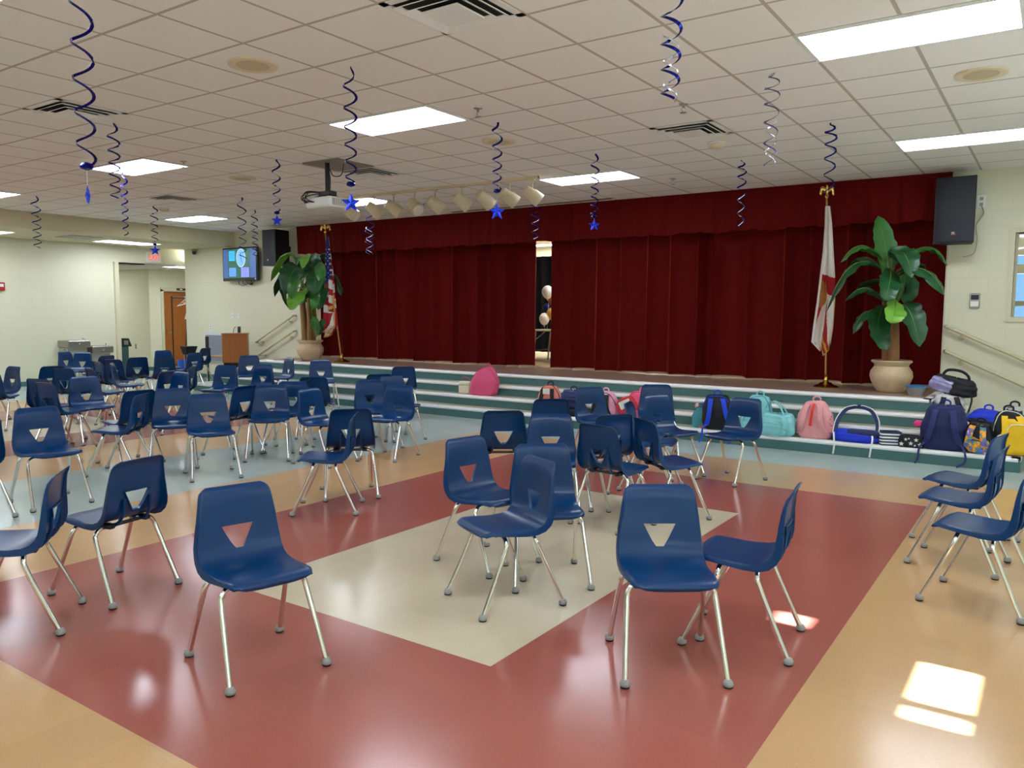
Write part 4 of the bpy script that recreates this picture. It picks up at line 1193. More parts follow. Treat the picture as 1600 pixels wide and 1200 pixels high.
MB().add([(-0.07, -0.10, 0.58), (0.07, -0.10, 0.58), (0.07, 0.10, 0.58), (-0.07, 0.10, 0.58), (-0.11, -0.14, 0.75), (0.11, -0.14, 0.75), (0.11, 0.14, 0.75), (-0.11, 0.14, 0.75)],
         [(3, 2, 1, 0), (0, 1, 5, 4), (1, 2, 6, 5), (2, 3, 7, 6), (3, 0, 4, 7)]).build('tub', M_BLACK, bn, False, thick=0.006)
MB().box(-0.12, 0.12, -0.15, 0.15, 0.748, 0.762).build('rim', M_BLACK, bn, False)
MB().tube([(-0.06, -0.08, 0), (-0.06, -0.08, 0.58)], 0.01).tube([(0.06, -0.08, 0), (0.06, -0.08, 0.58)], 0.01).tube([(-0.06, 0.08, 0), (-0.06, 0.08, 0.58)], 0.01).tube([(0.06, 0.08, 0), (0.06, 0.08, 0.58)], 0.01).build('stand', M_STEEL, bn)

# handrails on the front wall, both ends of the steps
M_RAIL = mat('cream enamel rail', (208, 196, 160), 0.35, var=0.02)
def handrail(label, p0, p1):
    t = thing('handrail', label, 'handrail', (p0[0], 11.28, p0[1]))
    a, b = Vector((0, -0.085, 0)), Vector((p1[0] - p0[0], -0.085, p1[1] - p0[1]))
    d = (b - a).normalized()
    MB().tube([a + Vector((0, 0.075, 0.0)), a + Vector((0, 0.03, 0)), a, b, b + Vector((0, 0.03, 0)), b + Vector((0, 0.075, 0))], 0.022, 12).build('rail', M_RAIL, t)
    L = (b - a).length
    for k in (0.12, 0.55, 0.95) if L > 2 else (0.12, 0.88):
        q = a.lerp(b, k)
        MB().tube([q, q + Vector((0, 0.02, -0.06)), q + Vector((0, 0.083, -0.07))], 0.009, 8).lathe([(0.035, 0), (0.035, 0.008)], 14, (0, 0, 0)).build('bracket', M_RAIL, t) if False else MB().tube([q, q + Vector((0, 0.02, -0.06)), q + Vector((0, 0.083, -0.07))], 0.009, 8).tube([q + Vector((0, 0.075, -0.07)), q + Vector((0, 0.084, -0.07))], 0.035, 14).build('bracket', M_RAIL, t)
    return t
handrail('upper cream handrail on the wall left of the stage', (-13.27, 1.49), (-14.52, 0.90))
handrail('lower cream handrail on the wall left of the stage', (-13.27, 1.16), (-14.44, 0.62))
handrail('upper cream handrail on the wall right of the stage', (-1.15, 1.44), (0.30, 0.77))
handrail('lower cream handrail on the wall right of the stage', (-1.14, 1.13), (0.30, 0.47))

tub = thing('storage_container', 'clear plastic tub with a blue lid by the ribbed stone urn', 'plastic tub', (-1.36, 10.56, STAGE))
M_TUB = mat('cloudy plastic', (196, 188, 186), 0.25, trans=0.35)
MB().lathe([(0.085, 0), (0.088, 0.004), (0.108, 0.10), (0.112, 0.104), (0.105, 0.104), (0.084, 0.008)], 32).build('tub', M_TUB, tub)
MB().lathe([(0.108, 0.103), (0.118, 0.103), (0.118, 0.116), (0.10, 0.12), (0.02, 0.121)], 32).build('lid', mat('blue plastic lid', (28, 130, 196), 0.35), tub)

# ------------------------------------------------------------------ school chairs
SIDE = [  # x, z along the middle of the shell, half width, depth of the rolled edge
    (0.204, 0.400, 0.132, 0.003), (0.217, 0.410, 0.150, 0.006), (0.219, 0.423, 0.163, 0.009), (0.206, 0.434, 0.176, 0.014), (0.175, 0.437, 0.187, 0.020),
    (0.110, 0.433, 0.193, 0.024), (0.040, 0.427, 0.197, 0.026), (-0.030, 0.424, 0.200, 0.030), (-0.085, 0.428, 0.202, 0.034), (-0.125, 0.441, 0.203, 0.038),
    (-0.150, 0.463, 0.2025, 0.040), (-0.165, 0.488, 0.201, 0.040), (-0.174, 0.515, 0.199, 0.038), (-0.181, 0.553, 0.194, 0.034), (-0.186, 0.591, 0.189, 0.030),
    (-0.189, 0.625, 0.184, 0.026), (-0.192, 0.665, 0.178, 0.022), (-0.196, 0.705, 0.172, 0.018), (-0.202, 0.735, 0.167, 0.015), (-0.210, 0.752, 0.161, 0.012), (-0.218, 0.763, 0.150, 0.009), (-0.228, 0.770, 0.134, 0.006)]
HOLE = {11: 0.018, 12: 0.037, 13: 0.057, 14: 0.076}
def chair_shell():
    mb = MB()
    n = len(SIDE)
    cols = []
    for i, (x, z, w, d) in enumerate(SIDE):
        p = SIDE[max(i - 1, 0)]; q = SIDE[min(i + 1, n - 1)]
        T = Vector((q[0] - p[0], 0, q[1] - p[1])).normalized()
        nn = Vector((T.z, 0, -T.x))
        hw = HOLE.get(i, 0.018 + (0.058 if i > 14 else 0.02))
        back = min(1, max(0, (i - 8) / 5))
        row = []
        half = [0.0, 0.5 * hw, hw, hw + (w - hw) * 0.28, hw + (w - hw) * 0.56, hw + (w - hw) * 0.82, w - 0.007, w - 0.001, w + 0.002]
        for k, y in enumerate(half):
            off = (0.016 * back * (1.0 if i < 16 else max(0.0, (19 - i) / 4)) + 0.006 * (1 - back) * (0 if i < 4 else 1)) * (y / w) ** 2
            if i < 4: off -= 0.006 * (y / w) ** 4
            if k == 7: off -= d * 0.35
            if k == 8: off -= d
            row.append((Vector((x, 0, z)) + nn * off, y))
        cols.append([Vector((p_.x, -y, p_.z)) for p_, y in row[:0:-1]] + [Vector((p_.x, y, p_.z)) for p_, y in row])
    m_ = len(cols[0])
    c0 = m_ // 2
    verts = [v for r_ in cols for v in r_]
    faces = []
    for i in range(n - 1):
        for k in range(m_ - 1):
            if 11 <= i < 14 and c0 - 2 <= k < c0 + 2:
                continue
            faces.append((i * m_ + k, i * m_ + k + 1, (i + 1) * m_ + k + 1, (i + 1) * m_ + k))
    me = bpy.data.meshes.new('seat_shell')
    me.from_pydata([tuple(v) for v in verts], [], faces)
    bm = bmesh.new(); bm.from_mesh(me)
    loose = [v for v in bm.verts if not v.link_faces]
    bmesh.ops.delete(bm, geom=loose, context='VERTS')
    bmesh.ops.recalc_face_normals(bm, faces=bm.faces)
    # lip behind the hand hole
    hole = [e for e in bm.edges if e.is_boundary and all(abs(v.co.y) < 0.085 and 0.47 < v.co.z < 0.62 for v in e.verts)]
    r = bmesh.ops.extrude_edge_only(bm, edges=hole)
    for v in [g for g in r['geom'] if isinstance(g, bmesh.types.BMVert)]:
        v.co.x -= 0.017
        v.co.y *= 1.06
        v.co.z += (v.co.z - 0.55) * 0.08
    bmesh.ops.recalc_face_normals(bm, faces=bm.faces)
    f0 = max(bm.faces, key=lambda f: f.calc_area())
    bmesh.ops.solidify(bm, geom=list(bm.faces), thickness=0.0055)
    bm.to_mesh(me); bm.free()
    me.materials.append(M_CHAIR)
    me.polygons.foreach_set('use_smooth', [True] * len(me.polygons))
    me.set_sharp_from_angle(angle=R(60))
    return me
ME_SHELL = chair_shell()
M_MOUNT = mat('black steel mount', (20, 22, 30), 0.4, var=0.1)
b = MB()
for s_ in (-1, 1):
    b.use(M_MOUNT)
    b.bbox(-0.135, -0.045, s_ * 0.115 - 0.02, s_ * 0.115 + 0.02, 0.392, 0.420, 0.006)
    b.bbox(0.03, 0.13, s_ * 0.115 - 0.02, s_ * 0.115 + 0.02, 0.398, 0.424, 0.006)
    b.use(M_CHAIR)
    b.tube(smoothpath([(-0.192, s_ * 0.082, 0.555), (-0.189, s_ * 0.084, 0.50), (-0.170, s_ * 0.088, 0.448), (-0.125, s_ * 0.092, 0.408), (-0.04, s_ * 0.095, 0.404), (0.10, s_ * 0.095, 0.410)], 3), 0.0095, 6)
b.use(M_MOUNT)
b.tube([(-0.095, -0.14, 0.402), (-0.095, 0.14, 0.402)], 0.011, 8).tube([(0.085, -0.13, 0.406), (0.085, 0.13, 0.406)], 0.011, 8)
ME_FRAME = b.mesh('seat_frame')
FOOT = (0.242, 0.218)
def leg_mesh(sx, sy):
    top = [(0.242, 0.218, 0.016), (0.150, 0.203, 0.22), (0.098, 0.193, 0.340), (0.090, 0.186, 0.366), (0.087, 0.170, 0.386), (0.085, 0.145, 0.398), (0.085, 0.085, 0.404)]
    pts = [Vector((sx * x, sy * y, z)) for x, y, z in top]
    return MB().tube(smoothpath(pts, 3), 0.0122, 12).mesh('leg', M_CHROME)
LEGS = [(sx, sy, leg_mesh(sx, sy)) for sx in (1, -1) for sy in (1, -1)]
g = MB().use(M_GLIDE).lathe([(0.0125, 0.036), (0.0175, 0.031), (0.0222, 0.021), (0.0230, 0.013), (0.0200, 0.008)], 16)
g.use(M_FELT).lathe([(0.0195, 0.008), (0.0195, 0.001), (0.017, 0.0)], 16)
ME_GLIDE = g.mesh('foot_glide')
def make_chair():
    t = thing('school_chair', 'blue plastic school chair', 'chair')
    link('seat_shell', ME_SHELL, t)
    link('seat_frame', ME_FRAME, t)
    for sx, sy, me in LEGS:
        lg = link('leg', me, t)
        link('foot_glide', ME_GLIDE, lg, (sx * FOOT[0], sy * FOOT[1], 0))
    return t
POSE = {'A': (-2.893, 2.199, -0.255), 'R15': (-1.380, 3.247, -0.957), 'R16': (-1.183, 3.724, -3.007), 'R2': (-2.424, 3.472, -2.039), 'R1': (-2.898, 3.964, -0.179), 'R3': (-2.432, 3.921, -0.846), 'O': (-4.726, 4.308, -2.465), 'E': (-6.722, 3.131, -0.090), 'B': (-4.305, 2.335, -2.970), 'C': (-4.226, 1.785, 4.023), 'D': (-6.635, 2.472, 3.403), 'F': (-7.427, 4.128, -2.504), 'G': (-7.857, 4.462, 3.130), 'H': (-7.361, 4.639, -0.584), 'I': (-6.606, 4.563, -0.460),
 'J': (-7.415, 5.396, 3.221), 'K': (-6.931, 5.493, -0.795), 'L': (-7.131, 5.907, -1.006), 'N': (-7.668, 6.819, 2.250), 'N2': (-7.549, 6.292, 3.777), 'M': (-6.237, 5.654, 0.112), 'P': (-4.977, 4.778, 2.465), 'R': (-5.921, 6.284, -1.387), 'Q': (-6.515, 6.699, -0.399), 'S': (-6.693, 7.297, -0.308), 'T': (-7.416, 7.616, 2.570), 'U': (-8.143, 8.896, 2.522), 'V': (-9.974, 9.007, -0.582), 'W': (-11.103, 9.020, 4.461), 'X': (-9.913, 7.611, 4.946), 'Y': (-11.967, 9.057, -0.713),
 'Z': (-10.097, 7.114, -1.163), 'AA': (-15.539, 10.434, 3.470), 'AB': (-13.964, 9.161, -3.039), 'AC': (-10.546, 6.761, 3.775), 'AD': (-9.992, 6.066, 3.430), 'AE': (-9.535, 5.946, 4.744), 'AF': (-12.861, 7.885, 3.050), 'AG': (-14.778, 9.256, -0.128), 'AH': (-13.295, 7.650, 3.030), 'AI': (-12.924, 7.240, 2.007), 'AJ': (-14.204, 7.527, 3.395), 'AK1': (-15.820, 7.920, 0.400), 'AK2': (-15.360, 7.730, 5.246),
 'AL': (-12.146, 5.660, -3.132), 'AM': (-11.455, 5.729, 1.982), 'AN': (-9.907, 4.698, 1.906), 'AO': (-9.314, 4.520, 1.717), 'AP': (-9.493, 4.948, -0.097), 'AQ': (-11.021, 5.949, 1.433), 'AR': (-12.510, 6.836, 1.466), 'AS': (-11.800, 6.710, 0.940), 'AT': (-12.217, 5.062, 4.791), 'AU': (-11.546, 4.763, 2.234), 'R4': (-3.863, 5.480, 2.257), 'R5': (-4.039, 6.479, 2.337), 'R6': (-3.185, 5.182, -1.001), 'R7': (-3.979, 7.471, -0.510),
 'R8': (-2.676, 5.257, 1.418), 'R9': (-3.065, 5.772, 2.584), 'R10': (-2.963, 6.551, 0.249), 'R11': (-2.439, 5.705, 0.950), 'R12': (-3.619, 8.141, -1.072), 'R13': (-3.054, 7.199, -0.384), 'R14': (-2.491, 7.326, -1.864), 'S1': (-0.487, 6.312, 2.933), 'S2': (-0.444, 5.685, 3.043), 'S3': (-0.272, 4.968, -3.308), 'S4': (0.120, 6.637, 3.002)}
CH = {
 'A': 'large blue chair in front, angled right, on red floor left of the cream square',
 'R15': 'large blue chair in front facing the camera, right of the cream square',
 'R16': 'blue chair in profile facing left beside the pink sunlit spot',
 'R2': 'blue chair facing left at the front of the cluster on the cream square',
 'R1': 'blue chair facing right on the left edge of the cream square',
 'R3': 'blue chair facing the camera directly behind the left-facing chair on the cream square',
 'O': 'blue chair in profile facing left where tan floor meets red, left of centre',
 'E': 'blue chair facing right on the pale blue floor at the left edge',
 'B': 'blue chair seen from behind, its seat pointing left, at the left front',
 'C': 'blue chair cut by the left edge at the front, seen from its side',
 'D': 'blue chair almost wholly outside the left edge, one leg on pale blue floor',
 'F': 'blue chair facing left at the head of the crowd, hand hole seen edge-on, left',
 'G': 'dark chair back just behind the left-facing chair at the head of the crowd',
 'H': 'blue chair facing the camera with crossed chair legs seen through its hand hole',
 'I': 'blue chair facing slightly right whose red floor shows through the hand hole, beside its twin',
 'J': 'dark chair seen from behind at an angle, tan floor showing through its hand hole',
 'K': 'blue chair facing the camera, third of the front row of the left crowd',
 'L': 'blue chair facing the camera, mostly hidden behind the third front-row chair',
 'N': 'dark chair back behind the right end of the left crowd, below the striped flag',
 'N2': 'chair of which only a curled back edge shows, before a dark chair back',
 'M': 'blue chair turned right whose seat meets the left-facing chair in profile',
 'P': 'dark blue chair seen from behind on the tan strip, behind the chair in profile',
 'R': 'blue chair facing left at the right end of the left crowd, feet on tan floor',
 'Q': 'blue chair with white glints in its hand hole, left of the right-end crowd chair',
 'S': 'blue chair facing right, squeezed between two chairs at the right end of the crowd',
 'T': 'dark chair back of which only the top shows, before the teal steps',
 'U': 'dark chair seen from behind, nearest the stage steps at the right of the crowd',
 'V': 'blue chair facing the camera close to the foot of the striped flag',
 'W': 'blue chair facing left close to the steps under the left stone urn',
 'X': 'blue chair facing left in front of the steps, silver glints in its hand hole',
 'Y': 'blue chair facing the camera, farthest right before the lectern',
 'Z': 'blue chair facing left with teal riser showing through its hand hole',
 'AA': 'blue chair pulled up to the computer table, seen from behind',
 'AB': 'dark chair facing left in front of the computer table and bucket',
 'AC': 'narrow edge-on chair in the far crowd between two broad chair backs',
 'AD': 'dark chair back overlapping a lit chair, behind the crossed-legs chair',
 'AE': 'lit chair overlapping a dark chair back in the middle of the far crowd',
 'AF': 'dark chair seen from behind below the brown corridor door',
 'AG': 'lit chair top peeping over a dark chair back below the brown door',
 'AH': 'dark chair seen from behind with pale floor in its hand hole, below the corridor wall',
 'AI': 'dark chair back in front of the green waste bin',
 'AJ': 'dark chair top in front of the lower drinking fountain',
 'AK1': 'lit chair half hidden by its neighbour under the taller drinking fountain',
 'AK2': 'lit chair facing the camera under the taller drinking fountain',
 'AL': 'dark chair back at the far left of the crowd, its top against the cream wall',
 'AM': 'dark chair seen from behind just above the front-facing chair of the left group',
 'AN': 'black-looking chair back with a chrome leg to its left, left group',
 'AO': 'chair facing right with a shiny top edge, beside the front-facing chair of the left group',
 'AP': 'blue chair facing the camera in the left group, another chair showing in its hand hole',
 'AQ': 'chair facing right behind the front-facing chair of the left group',
 'AR': 'dark edge-on chair facing right between the fountains and the waste bin',
 'AS': 'thin edge-on chair pointing right in the middle of the far crowd',
 'AT': 'lit chair facing left at the far left, cream wall in its hand hole',
 'AU': 'dark chair cut by the left edge of the photo beside a lit chair',
 'R4': 'dark chair seen from behind on the far red band, alone left of the right cluster',
 'R5': 'dark chair back in front of the peach backpack, before the steps',
 'R6': 'blue chair facing the camera, second behind the front of the right cluster',
 'R7': 'blue chair facing the camera, a pale pink bag showing through its hand hole',
 'R8': 'chair seen from behind with a thick-rimmed hand hole, facing right, in the right cluster',
 'R9': 'dark chair back tucked behind the thick-rimmed chair of the right cluster',
 'R10': 'narrow edge-on chair in front of the pink backpack with red pocket',
 'R11': 'chair facing right away from the camera, rightmost of the right cluster front',
 'R12': 'tallest looking chair back against the steps, right of the pink backpack',
 'R13': 'chair facing right in front of the tall chair back by the steps',
 'R14': 'lone blue chair facing left before the black and blue backpack',
 'S1': 'farthest of the three chairs in a row at the right edge, all facing left',
 'S2': 'middle of the three chairs in a row at the right edge',
 'S3': 'nearest of the three chairs in a row at the right edge',
 'S4': 'chair at the right edge of which only a seat tip and one leg show',
}
proto = make_chair()
for i, (k, lab) in enumerate(CH.items()):
    o = proto if i == 0 else copy_tree(proto)
    x, y, a = POSE[k]
    o.location = (x, y, 0)
    o.rotation_euler = (0, 0, a)
    o['label'] = lab
    o['group'] = 'blue school chairs of the hall'

# ------------------------------------------------------------------ bags on the steps
def cloth(name, rgb, var=0.12): return mat(name, rgb, 0.75, var=var, scale=24, bump=0.2, sheen=0.1)
M_MESHK = cloth('black nylon', (22, 22, 28))
def body_fn(w, d, h, e, seed, slump=0.0, top=0.55):
    q = random.Random(seed)
    ph = [q.uniform(0, 6.3) for _ in range(8)]
    def fn(u, v):
        a = 2 * PI * u
        if v < 0.06:
            k = 0.80 + 0.20 * (v / 0.06); zz_ = 0.0 + 0.02 * (v / 0.06)
        else:
            t = (v - 0.06) / 0.94
            zz_ = 0.02 + (h - 0.02) * math.sin(t * PI / 2) ** 0.9
            z_ = zz_ / h
            k = (1.0 + 0.05 * math.sin(z_ * PI)) * (1 - (1 - top) * max(0, (z_ - 0.35) / 0.65) ** 2.0)
            if t > 0.82: k *= math.sqrt(max(0.0, 1 - ((t - 0.82) / 0.18) ** 2)) * 0.97 + 0.03
        c, s = math.cos(a), math.sin(a)
        x = 0.5 * w * math.copysign(abs(c) ** e, c) * k
        y = 0.5 * d * math.copysign(abs(s) ** e, s) * k
        wr = 1 + 0.030 * math.sin(3 * a + ph[0] + 5 * v) + 0.022 * math.sin(7 * a + ph[1] - 9 * v) + 0.02 * math.sin(11 * v * 2 + ph[2])
        zz_ += 0.012 * math.sin(2 * a + ph[3]) * v
        return (x * wr + slump * zz_, y * wr, zz_)
    return fn
def bag_body(t, name, w, d, h, m_, seed=1, e=0.62, slump=0.0, top=0.62, loc=None):
    mb = MB().use(m_)
    fn = body_fn(w, d, h, e, seed, slump, top)
    mb.grid(fn, 36, 22)
    base = [i for i in range(36)]
    mb.face(base[::-1])
    me_o = mb.build(name, None, t, loc=loc)
    bm = bmesh.new(); bm.from_mesh(me_o.data); bmesh.ops.remove_doubles(bm, verts=bm.verts, dist=1e-5); bmesh.ops.recalc_face_normals(bm, faces=bm.faces); bm.to_mesh(me_o.data); bm.free()
    return me_o, fn
def backpack(label, p, yaw, w, d, h, m_, pocket=None, straps=None, tilt=0.0, seed=1, handle=None, zipper=None, lean=0.0, slump=0.0, cat='backpack', name='backpack', side=None, top=0.62, dangle=False, pocket_h=0.5):
    t = thing(name, label, cat, p, yaw, 'school bags on the stage steps')
    t.rotation_euler = (lean, tilt, yaw)
    bo, fn = bag_body(t, 'body', w, d, h, m_, seed, slump=slump, top=top)
    hm = handle or m_
    MB().tube(smoothpath([(slump * h - 0.035, d * 0.12, h * 0.95), (slump * h - 0.04, d * 0.14, h + 0.035), (slump * h, d * 0.15, h + 0.055), (slump * h + 0.04, d * 0.14, h + 0.035), (slump * h + 0.035, d * 0.12, h * 0.95)], 4), 0.010, 8, flat=0.7).build('handle', hm, t)
    if pocket:
        po, _ = bag_body(t, 'front_pocket', w * 0.80, d * 0.5, h * pocket_h, pocket, seed + 5, top=0.8, loc=(0, -d * 0.36, 0.012))
        MB().tube(smoothpath([(-w * 0.30, -d * 0.24, h * pocket_h * 0.62), (-w * 0.2, -d * 0.26, h * pocket_h * 0.86), (w * 0.2, -d * 0.26, h * pocket_h * 0.86), (w * 0.30, -d * 0.24, h * pocket_h * 0.62)], 4), 0.005, 6).build('pocket_zipper', zipper or M_MESHK, po)
    if straps:
        for s_ in (-1, 1):
            pts = smoothpath([(s_ * w * 0.13 + slump * h, -d * 0.10, h * 0.97), (s_ * w * 0.20 + slump * h * .8, -d * 0.42, h * 0.86), (s_ * w * 0.25 + slump * h * .5, -d * 0.60, h * 0.56), (s_ * w * 0.33 + slump * h * .2, -d * 0.58, h * 0.28), (s_ * w * 0.42, -d * 0.36, h * 0.10)], 5)
            MB().ribbon(pts, 0.055, (1, 0, 0), 0.014).build('shoulder_strap', straps, t)
            if dangle:
                MB().ribbon(smoothpath([(s_ * w * 0.40, -d * 0.5, h * 0.16), (s_ * w * 0.5, -d * 0.62, 0.02), (s_ * w * 0.52, -d * 0.66, -0.09), (s_ * w * 0.46 - 0.05, -d * 0.72, -0.148)], 4), 0.02, (1, 0, 0), 0.004).build('webbing_tail', straps, t)
    if zipper:
        pts = []
        for k in range(13):
            v = 0.35 + 0.62 * math.sin(PI * k / 12)
            u = 0.5 * 1.0 if k == -1 else (0.53 + 0.44 * k / 12)
            x, y, z = fn(u, min(0.95, v))
            pts.append((x * 1.015, y * 1.015, z + 0.003))
        MB().tube(pts, 0.005, 6).build('zipper', zipper, t)
    if side:
        for s_ in side[1]:
            MB().lathe([(0.03, 0), (0.038, 0.02), (0.037, 0.10), (0.036, 0.11)], 14).build('side_pocket', side[0], t, loc=(s_ * w * 0.5, 0, 0.015))
    return t
Z1, Z2, Z3 = 0.153, 0.306, 0.459
PINK = cloth('hot pink nylon', (222, 84, 126))
t = backpack('hot pink slouching backpack beside the small white lunch bag', (-7.25, 9.765, Z2), 0.1, 0.44, 0.22, 0.43, PINK, zipper=cloth('deep pink', (180, 50, 92)), seed=2, slump=0.22, top=0.36)
t = thing('lunch_bag', 'small cream lunch bag with a thin pink handle on the steps', 'lunch bag', (-7.58, 9.76, Z2), 0.2, 'school bags on the stage steps')
MB().bbox(-0.10, 0.10, -0.05, 0.05, 0, 0.20, 0.02).build('body', cloth('cream canvas with faint print', (228, 220, 190), 0.2), t)
MB().box(-0.095, 0.095, -0.052, -0.05, 0.14, 0.146).build('zipper', M_MESHK, t, False)
MB().tube(smoothpath([(-0.07, 0, 0.195), (-0.03, 0, 0.26), (0.06, 0, 0.25), (0.08, 0, 0.195)], 5), 0.006, 6).build('handle', PINK, t)
SALM = cloth('peach nylon', (232, 138, 118))
backpack('peach and black backpack behind a dark chair back on the steps', (-5.86, 9.49, Z1), 0.15, 0.34, 0.2, 0.40, SALM, pocket=M_MESHK, straps=M_MESHK, handle=M_MESHK, seed=3, zipper=M_MESHK)
o = MB().box(-0.05, 0.05, -0.135, -0.13, 0.29, 0.37).build('white_tag', M_WHITE, bpy.data.objects['backpack.001'], False)
NAVY = cloth('navy nylon', (30, 42, 84))
backpack('navy patterned bag above a black bag, left of the pale pink bag', (-5.48, 9.49, Z1 + 0.115), 0.2, 0.32, 0.2, 0.24, cloth('navy print', (44, 58, 104), 0.5), pocket=NAVY, seed=4, top=0.8)
t = thing('lunch_bag', 'flat black lunch bag under the navy patterned bag', 'lunch bag', (-5.46, 9.48, Z1), 0.1, 'school bags on the stage steps')
MB().bbox(-0.18, 0.18, -0.12, 0.12, 0, 0.115, 0.03).build('body', M_MESHK, t)
MB().box(-0.17, 0.17, -0.122, -0.12, 0.09, 0.095).build('zipper', cloth('teal trim', (40, 110, 130)), t, False)
MB().tube(smoothpath([(-0.06, -0.12, 0.06), (-0.03, -0.15, 0.07), (0.03, -0.15, 0.07), (0.06, -0.12, 0.06)], 4), 0.007, 6).build('handle', M_MESHK, t)
PALE = cloth('pale pink nylon', (236, 170, 196))
backpack('pale pink bag seen through and beside a chair hand hole', (-4.99, 9.50, Z1), 0.0, 0.36, 0.22, 0.36, PALE, pocket=PALE, straps=M_MESHK, seed=6, zipper=M_MESHK)
CORAL = cloth('coral pink nylon', (240, 96, 138))
pk = backpack('coral pink backpack with a red pouch and white patch on the steps', (-4.48, 9.49, Z1), 0.1, 0.40, 0.24, 0.40, CORAL, pocket=CORAL, seed=7, slump=0.10, zipper=cloth('red nylon', (206, 52, 66)), straps=None)
rp, _ = bag_body(pk, 'red_pouch', 0.26, 0.10, 0.20, cloth('red nylon', (206, 52, 66)), 8, top=0.85, loc=(-0.06, -0.17, 0.14))
rp['label'] = 'red pouch with a plain white patch'
rp.rotation_euler = (0.1, -0.45, 0)
MB().bbox(-0.075, 0.085, -0.062, -0.052, 0.075, 0.175, 0.004).build('white_patch', M_WHITE, rp, False)
MB().box(-0.02, 0.03, -0.060, -0.054, 0.03, 0.05).build('small_label', M_WHITE, rp, False)
TEAL = cloth('teal nylon', (70, 150, 158))
tl = backpack('small teal bag leaning on the black and blue backpack', (-3.62, 9.47, Z1), 0.1, 0.20, 0.14, 0.25, TEAL, seed=9, pocket=None, zipper=cloth('dark teal', (30, 80, 88)))
MB().lathe([(0.01, 0), (0.03, 0.02), (0.035, 0.045), (0.025, 0.07), (0.008, 0.08)], 14).build('pompom', cloth('dusty rose plush', (206, 166, 158)), tl, loc=(-0.05, 0.0, 0.23))
t = thing('water_bottle', 'orange bottle lying flat in front of the small teal bag', 'bottle', (-3.50, 9.42, Z1 + 0.021))
MB().tube([(-0.12, 0.0, 0), (0.05, 0.01, 0), (0.09, 0.012, 0), (0.13, 0.014, 0)], [0.02, 0.02, 0.012, 0.011], 12).build('body', cloth('orange plastic', (226, 110, 70)), t)
MB().tube([(0.115, 0.0135, 0), (0.145, 0.015, 0)], 0.013, 12).build('cap', M_WHITE, t)
RBLUE = cloth('royal blue nylon', (26, 70, 220))
backpack('black backpack with royal blue straps behind the lone left-facing chair', (-3.38, 9.485, Z1), 0.25, 0.38, 0.26, 0.42, M_MESHK, straps=RBLUE, handle=RBLUE, seed=10, zipper=RBLUE, slump=-0.10, dangle=True)
MINT = cloth('mint canvas', (136, 208, 212))
backpack('mint backpack leaning behind the mint tote bag', (-2.96, 9.51, Z1), 0.0, 0.34, 0.2, 0.44, MINT, pocket=MINT, seed=11, zipper=cloth('dark mint', (84, 160, 168)), slump=0.12)
t = thing('tote_bag', 'mint tote bag with a tall loop handle between mint and pink backpacks', 'bag', (-2.66, 9.42, Z1), -0.1, 'school bags on the stage steps')
bag_body(t, 'body', 0.42, 0.22, 0.26, MINT, 12, top=0.72)
for dy in (-0.07, 0.07):
    MB().ribbon(smoothpath([(-0.12, dy, 0.20), (-0.13, dy * .8, 0.32), (-0.06, dy * .4, 0.40), (0.04, dy * .6, 0.34), (0.12, dy, 0.20)], 5), 0.035, (0, 1, 0), 0.006).build('handle', MINT, t)
po, _ = bag_body(t, 'front_pocket', 0.30, 0.08, 0.15, MINT, 13, top=0.9, loc=(-0.02, -0.10, 0.01))
MB().ribbon(smoothpath([(0.10, -0.10, 0.24), (0.14, -0.14, 0.18), (0.15, -0.15, 0.10)], 4), 0.05, (1, 0, 0), 0.01).build('side_strap', MINT, t)
ROSE = cloth('rose pink nylon', (232, 160, 164))
rs = backpack('rose pink backpack with an upright red ribbon between the straps', (-2.25, 9.49, Z1), -0.05, 0.38, 0.24, 0.42, ROSE, straps=ROSE, seed=14, handle=ROSE, top=0.5)
MB().ribbon(smoothpath([(0.0, -0.07, 0.40), (0.0, -0.125, 0.34), (-0.01, -0.142, 0.22), (-0.015, -0.145, 0.15)], 4), 0.026, (1, 0, 0), 0.006).build('red_ribbon', cloth('bright red webbing', (228, 52, 40)), rs)
sp = MB()
for k in range(10):
    sp.lathe([(0.002, -0.012), (0.012, 0), (0.002, 0.012)], 8, (0.20 + 0.012 * math.sin(k * 2.3), -0.06 - 0.03 * (k % 2), 0.06 + k * 0.026))
sp.build('beaded_trim', ROSE, rs)
# royal blue drawstring bag with an open strap loop
t = thing('drawstring_bag', 'royal blue bag with two navy white-edged straps arching over the riser', 'bag', (-1.80, 9.46, Z1), 0.0, 'school bags on the stage steps')
bag_body(t, 'body', 0.50, 0.24, 0.13, cloth('royal satin', (16, 52, 200)), 15, top=0.7)
STR = cloth('navy webbing', (38, 50, 100))
for s_ in (-1, 1):
    pts = smoothpath([(s_ * 0.22, -0.04, 0.08), (s_ * 0.21, 0.05, 0.22), (s_ * 0.14, 0.10, 0.34), (s_ * 0.05, 0.11, 0.38), (0.0, 0.11, 0.385)], 5)
    so = MB().ribbon(pts, 0.045, (s_ * 0.75, 0, 0.65), 0.008).build('shoulder_strap', STR, t)
    MB().ribbon([Vector(p) + Vector((s_ * 0.018, -0.006, 0.014)) for p in pts], 0.010, (s_ * 0.75, 0, 0.65), 0.004).build('white_edge', M_WHITE, so)
    MB().ribbon(smoothpath([(s_ * 0.20 - 0.02, -0.08, 0.10), (s_ * 0.20, -0.155, 0.06), (s_ * 0.19, -0.17, -0.04), (s_ * 0.19 - 0.01, -0.172, -0.135)], 4), 0.018, (1, 0, 0), 0.003).build('webbing_tail', M_WHITE, t)
MB().bbox(-0.10, 0.26, -0.10, 0.06, 0.06, 0.14, 0.03).build('navy_flap', NAVY, t)
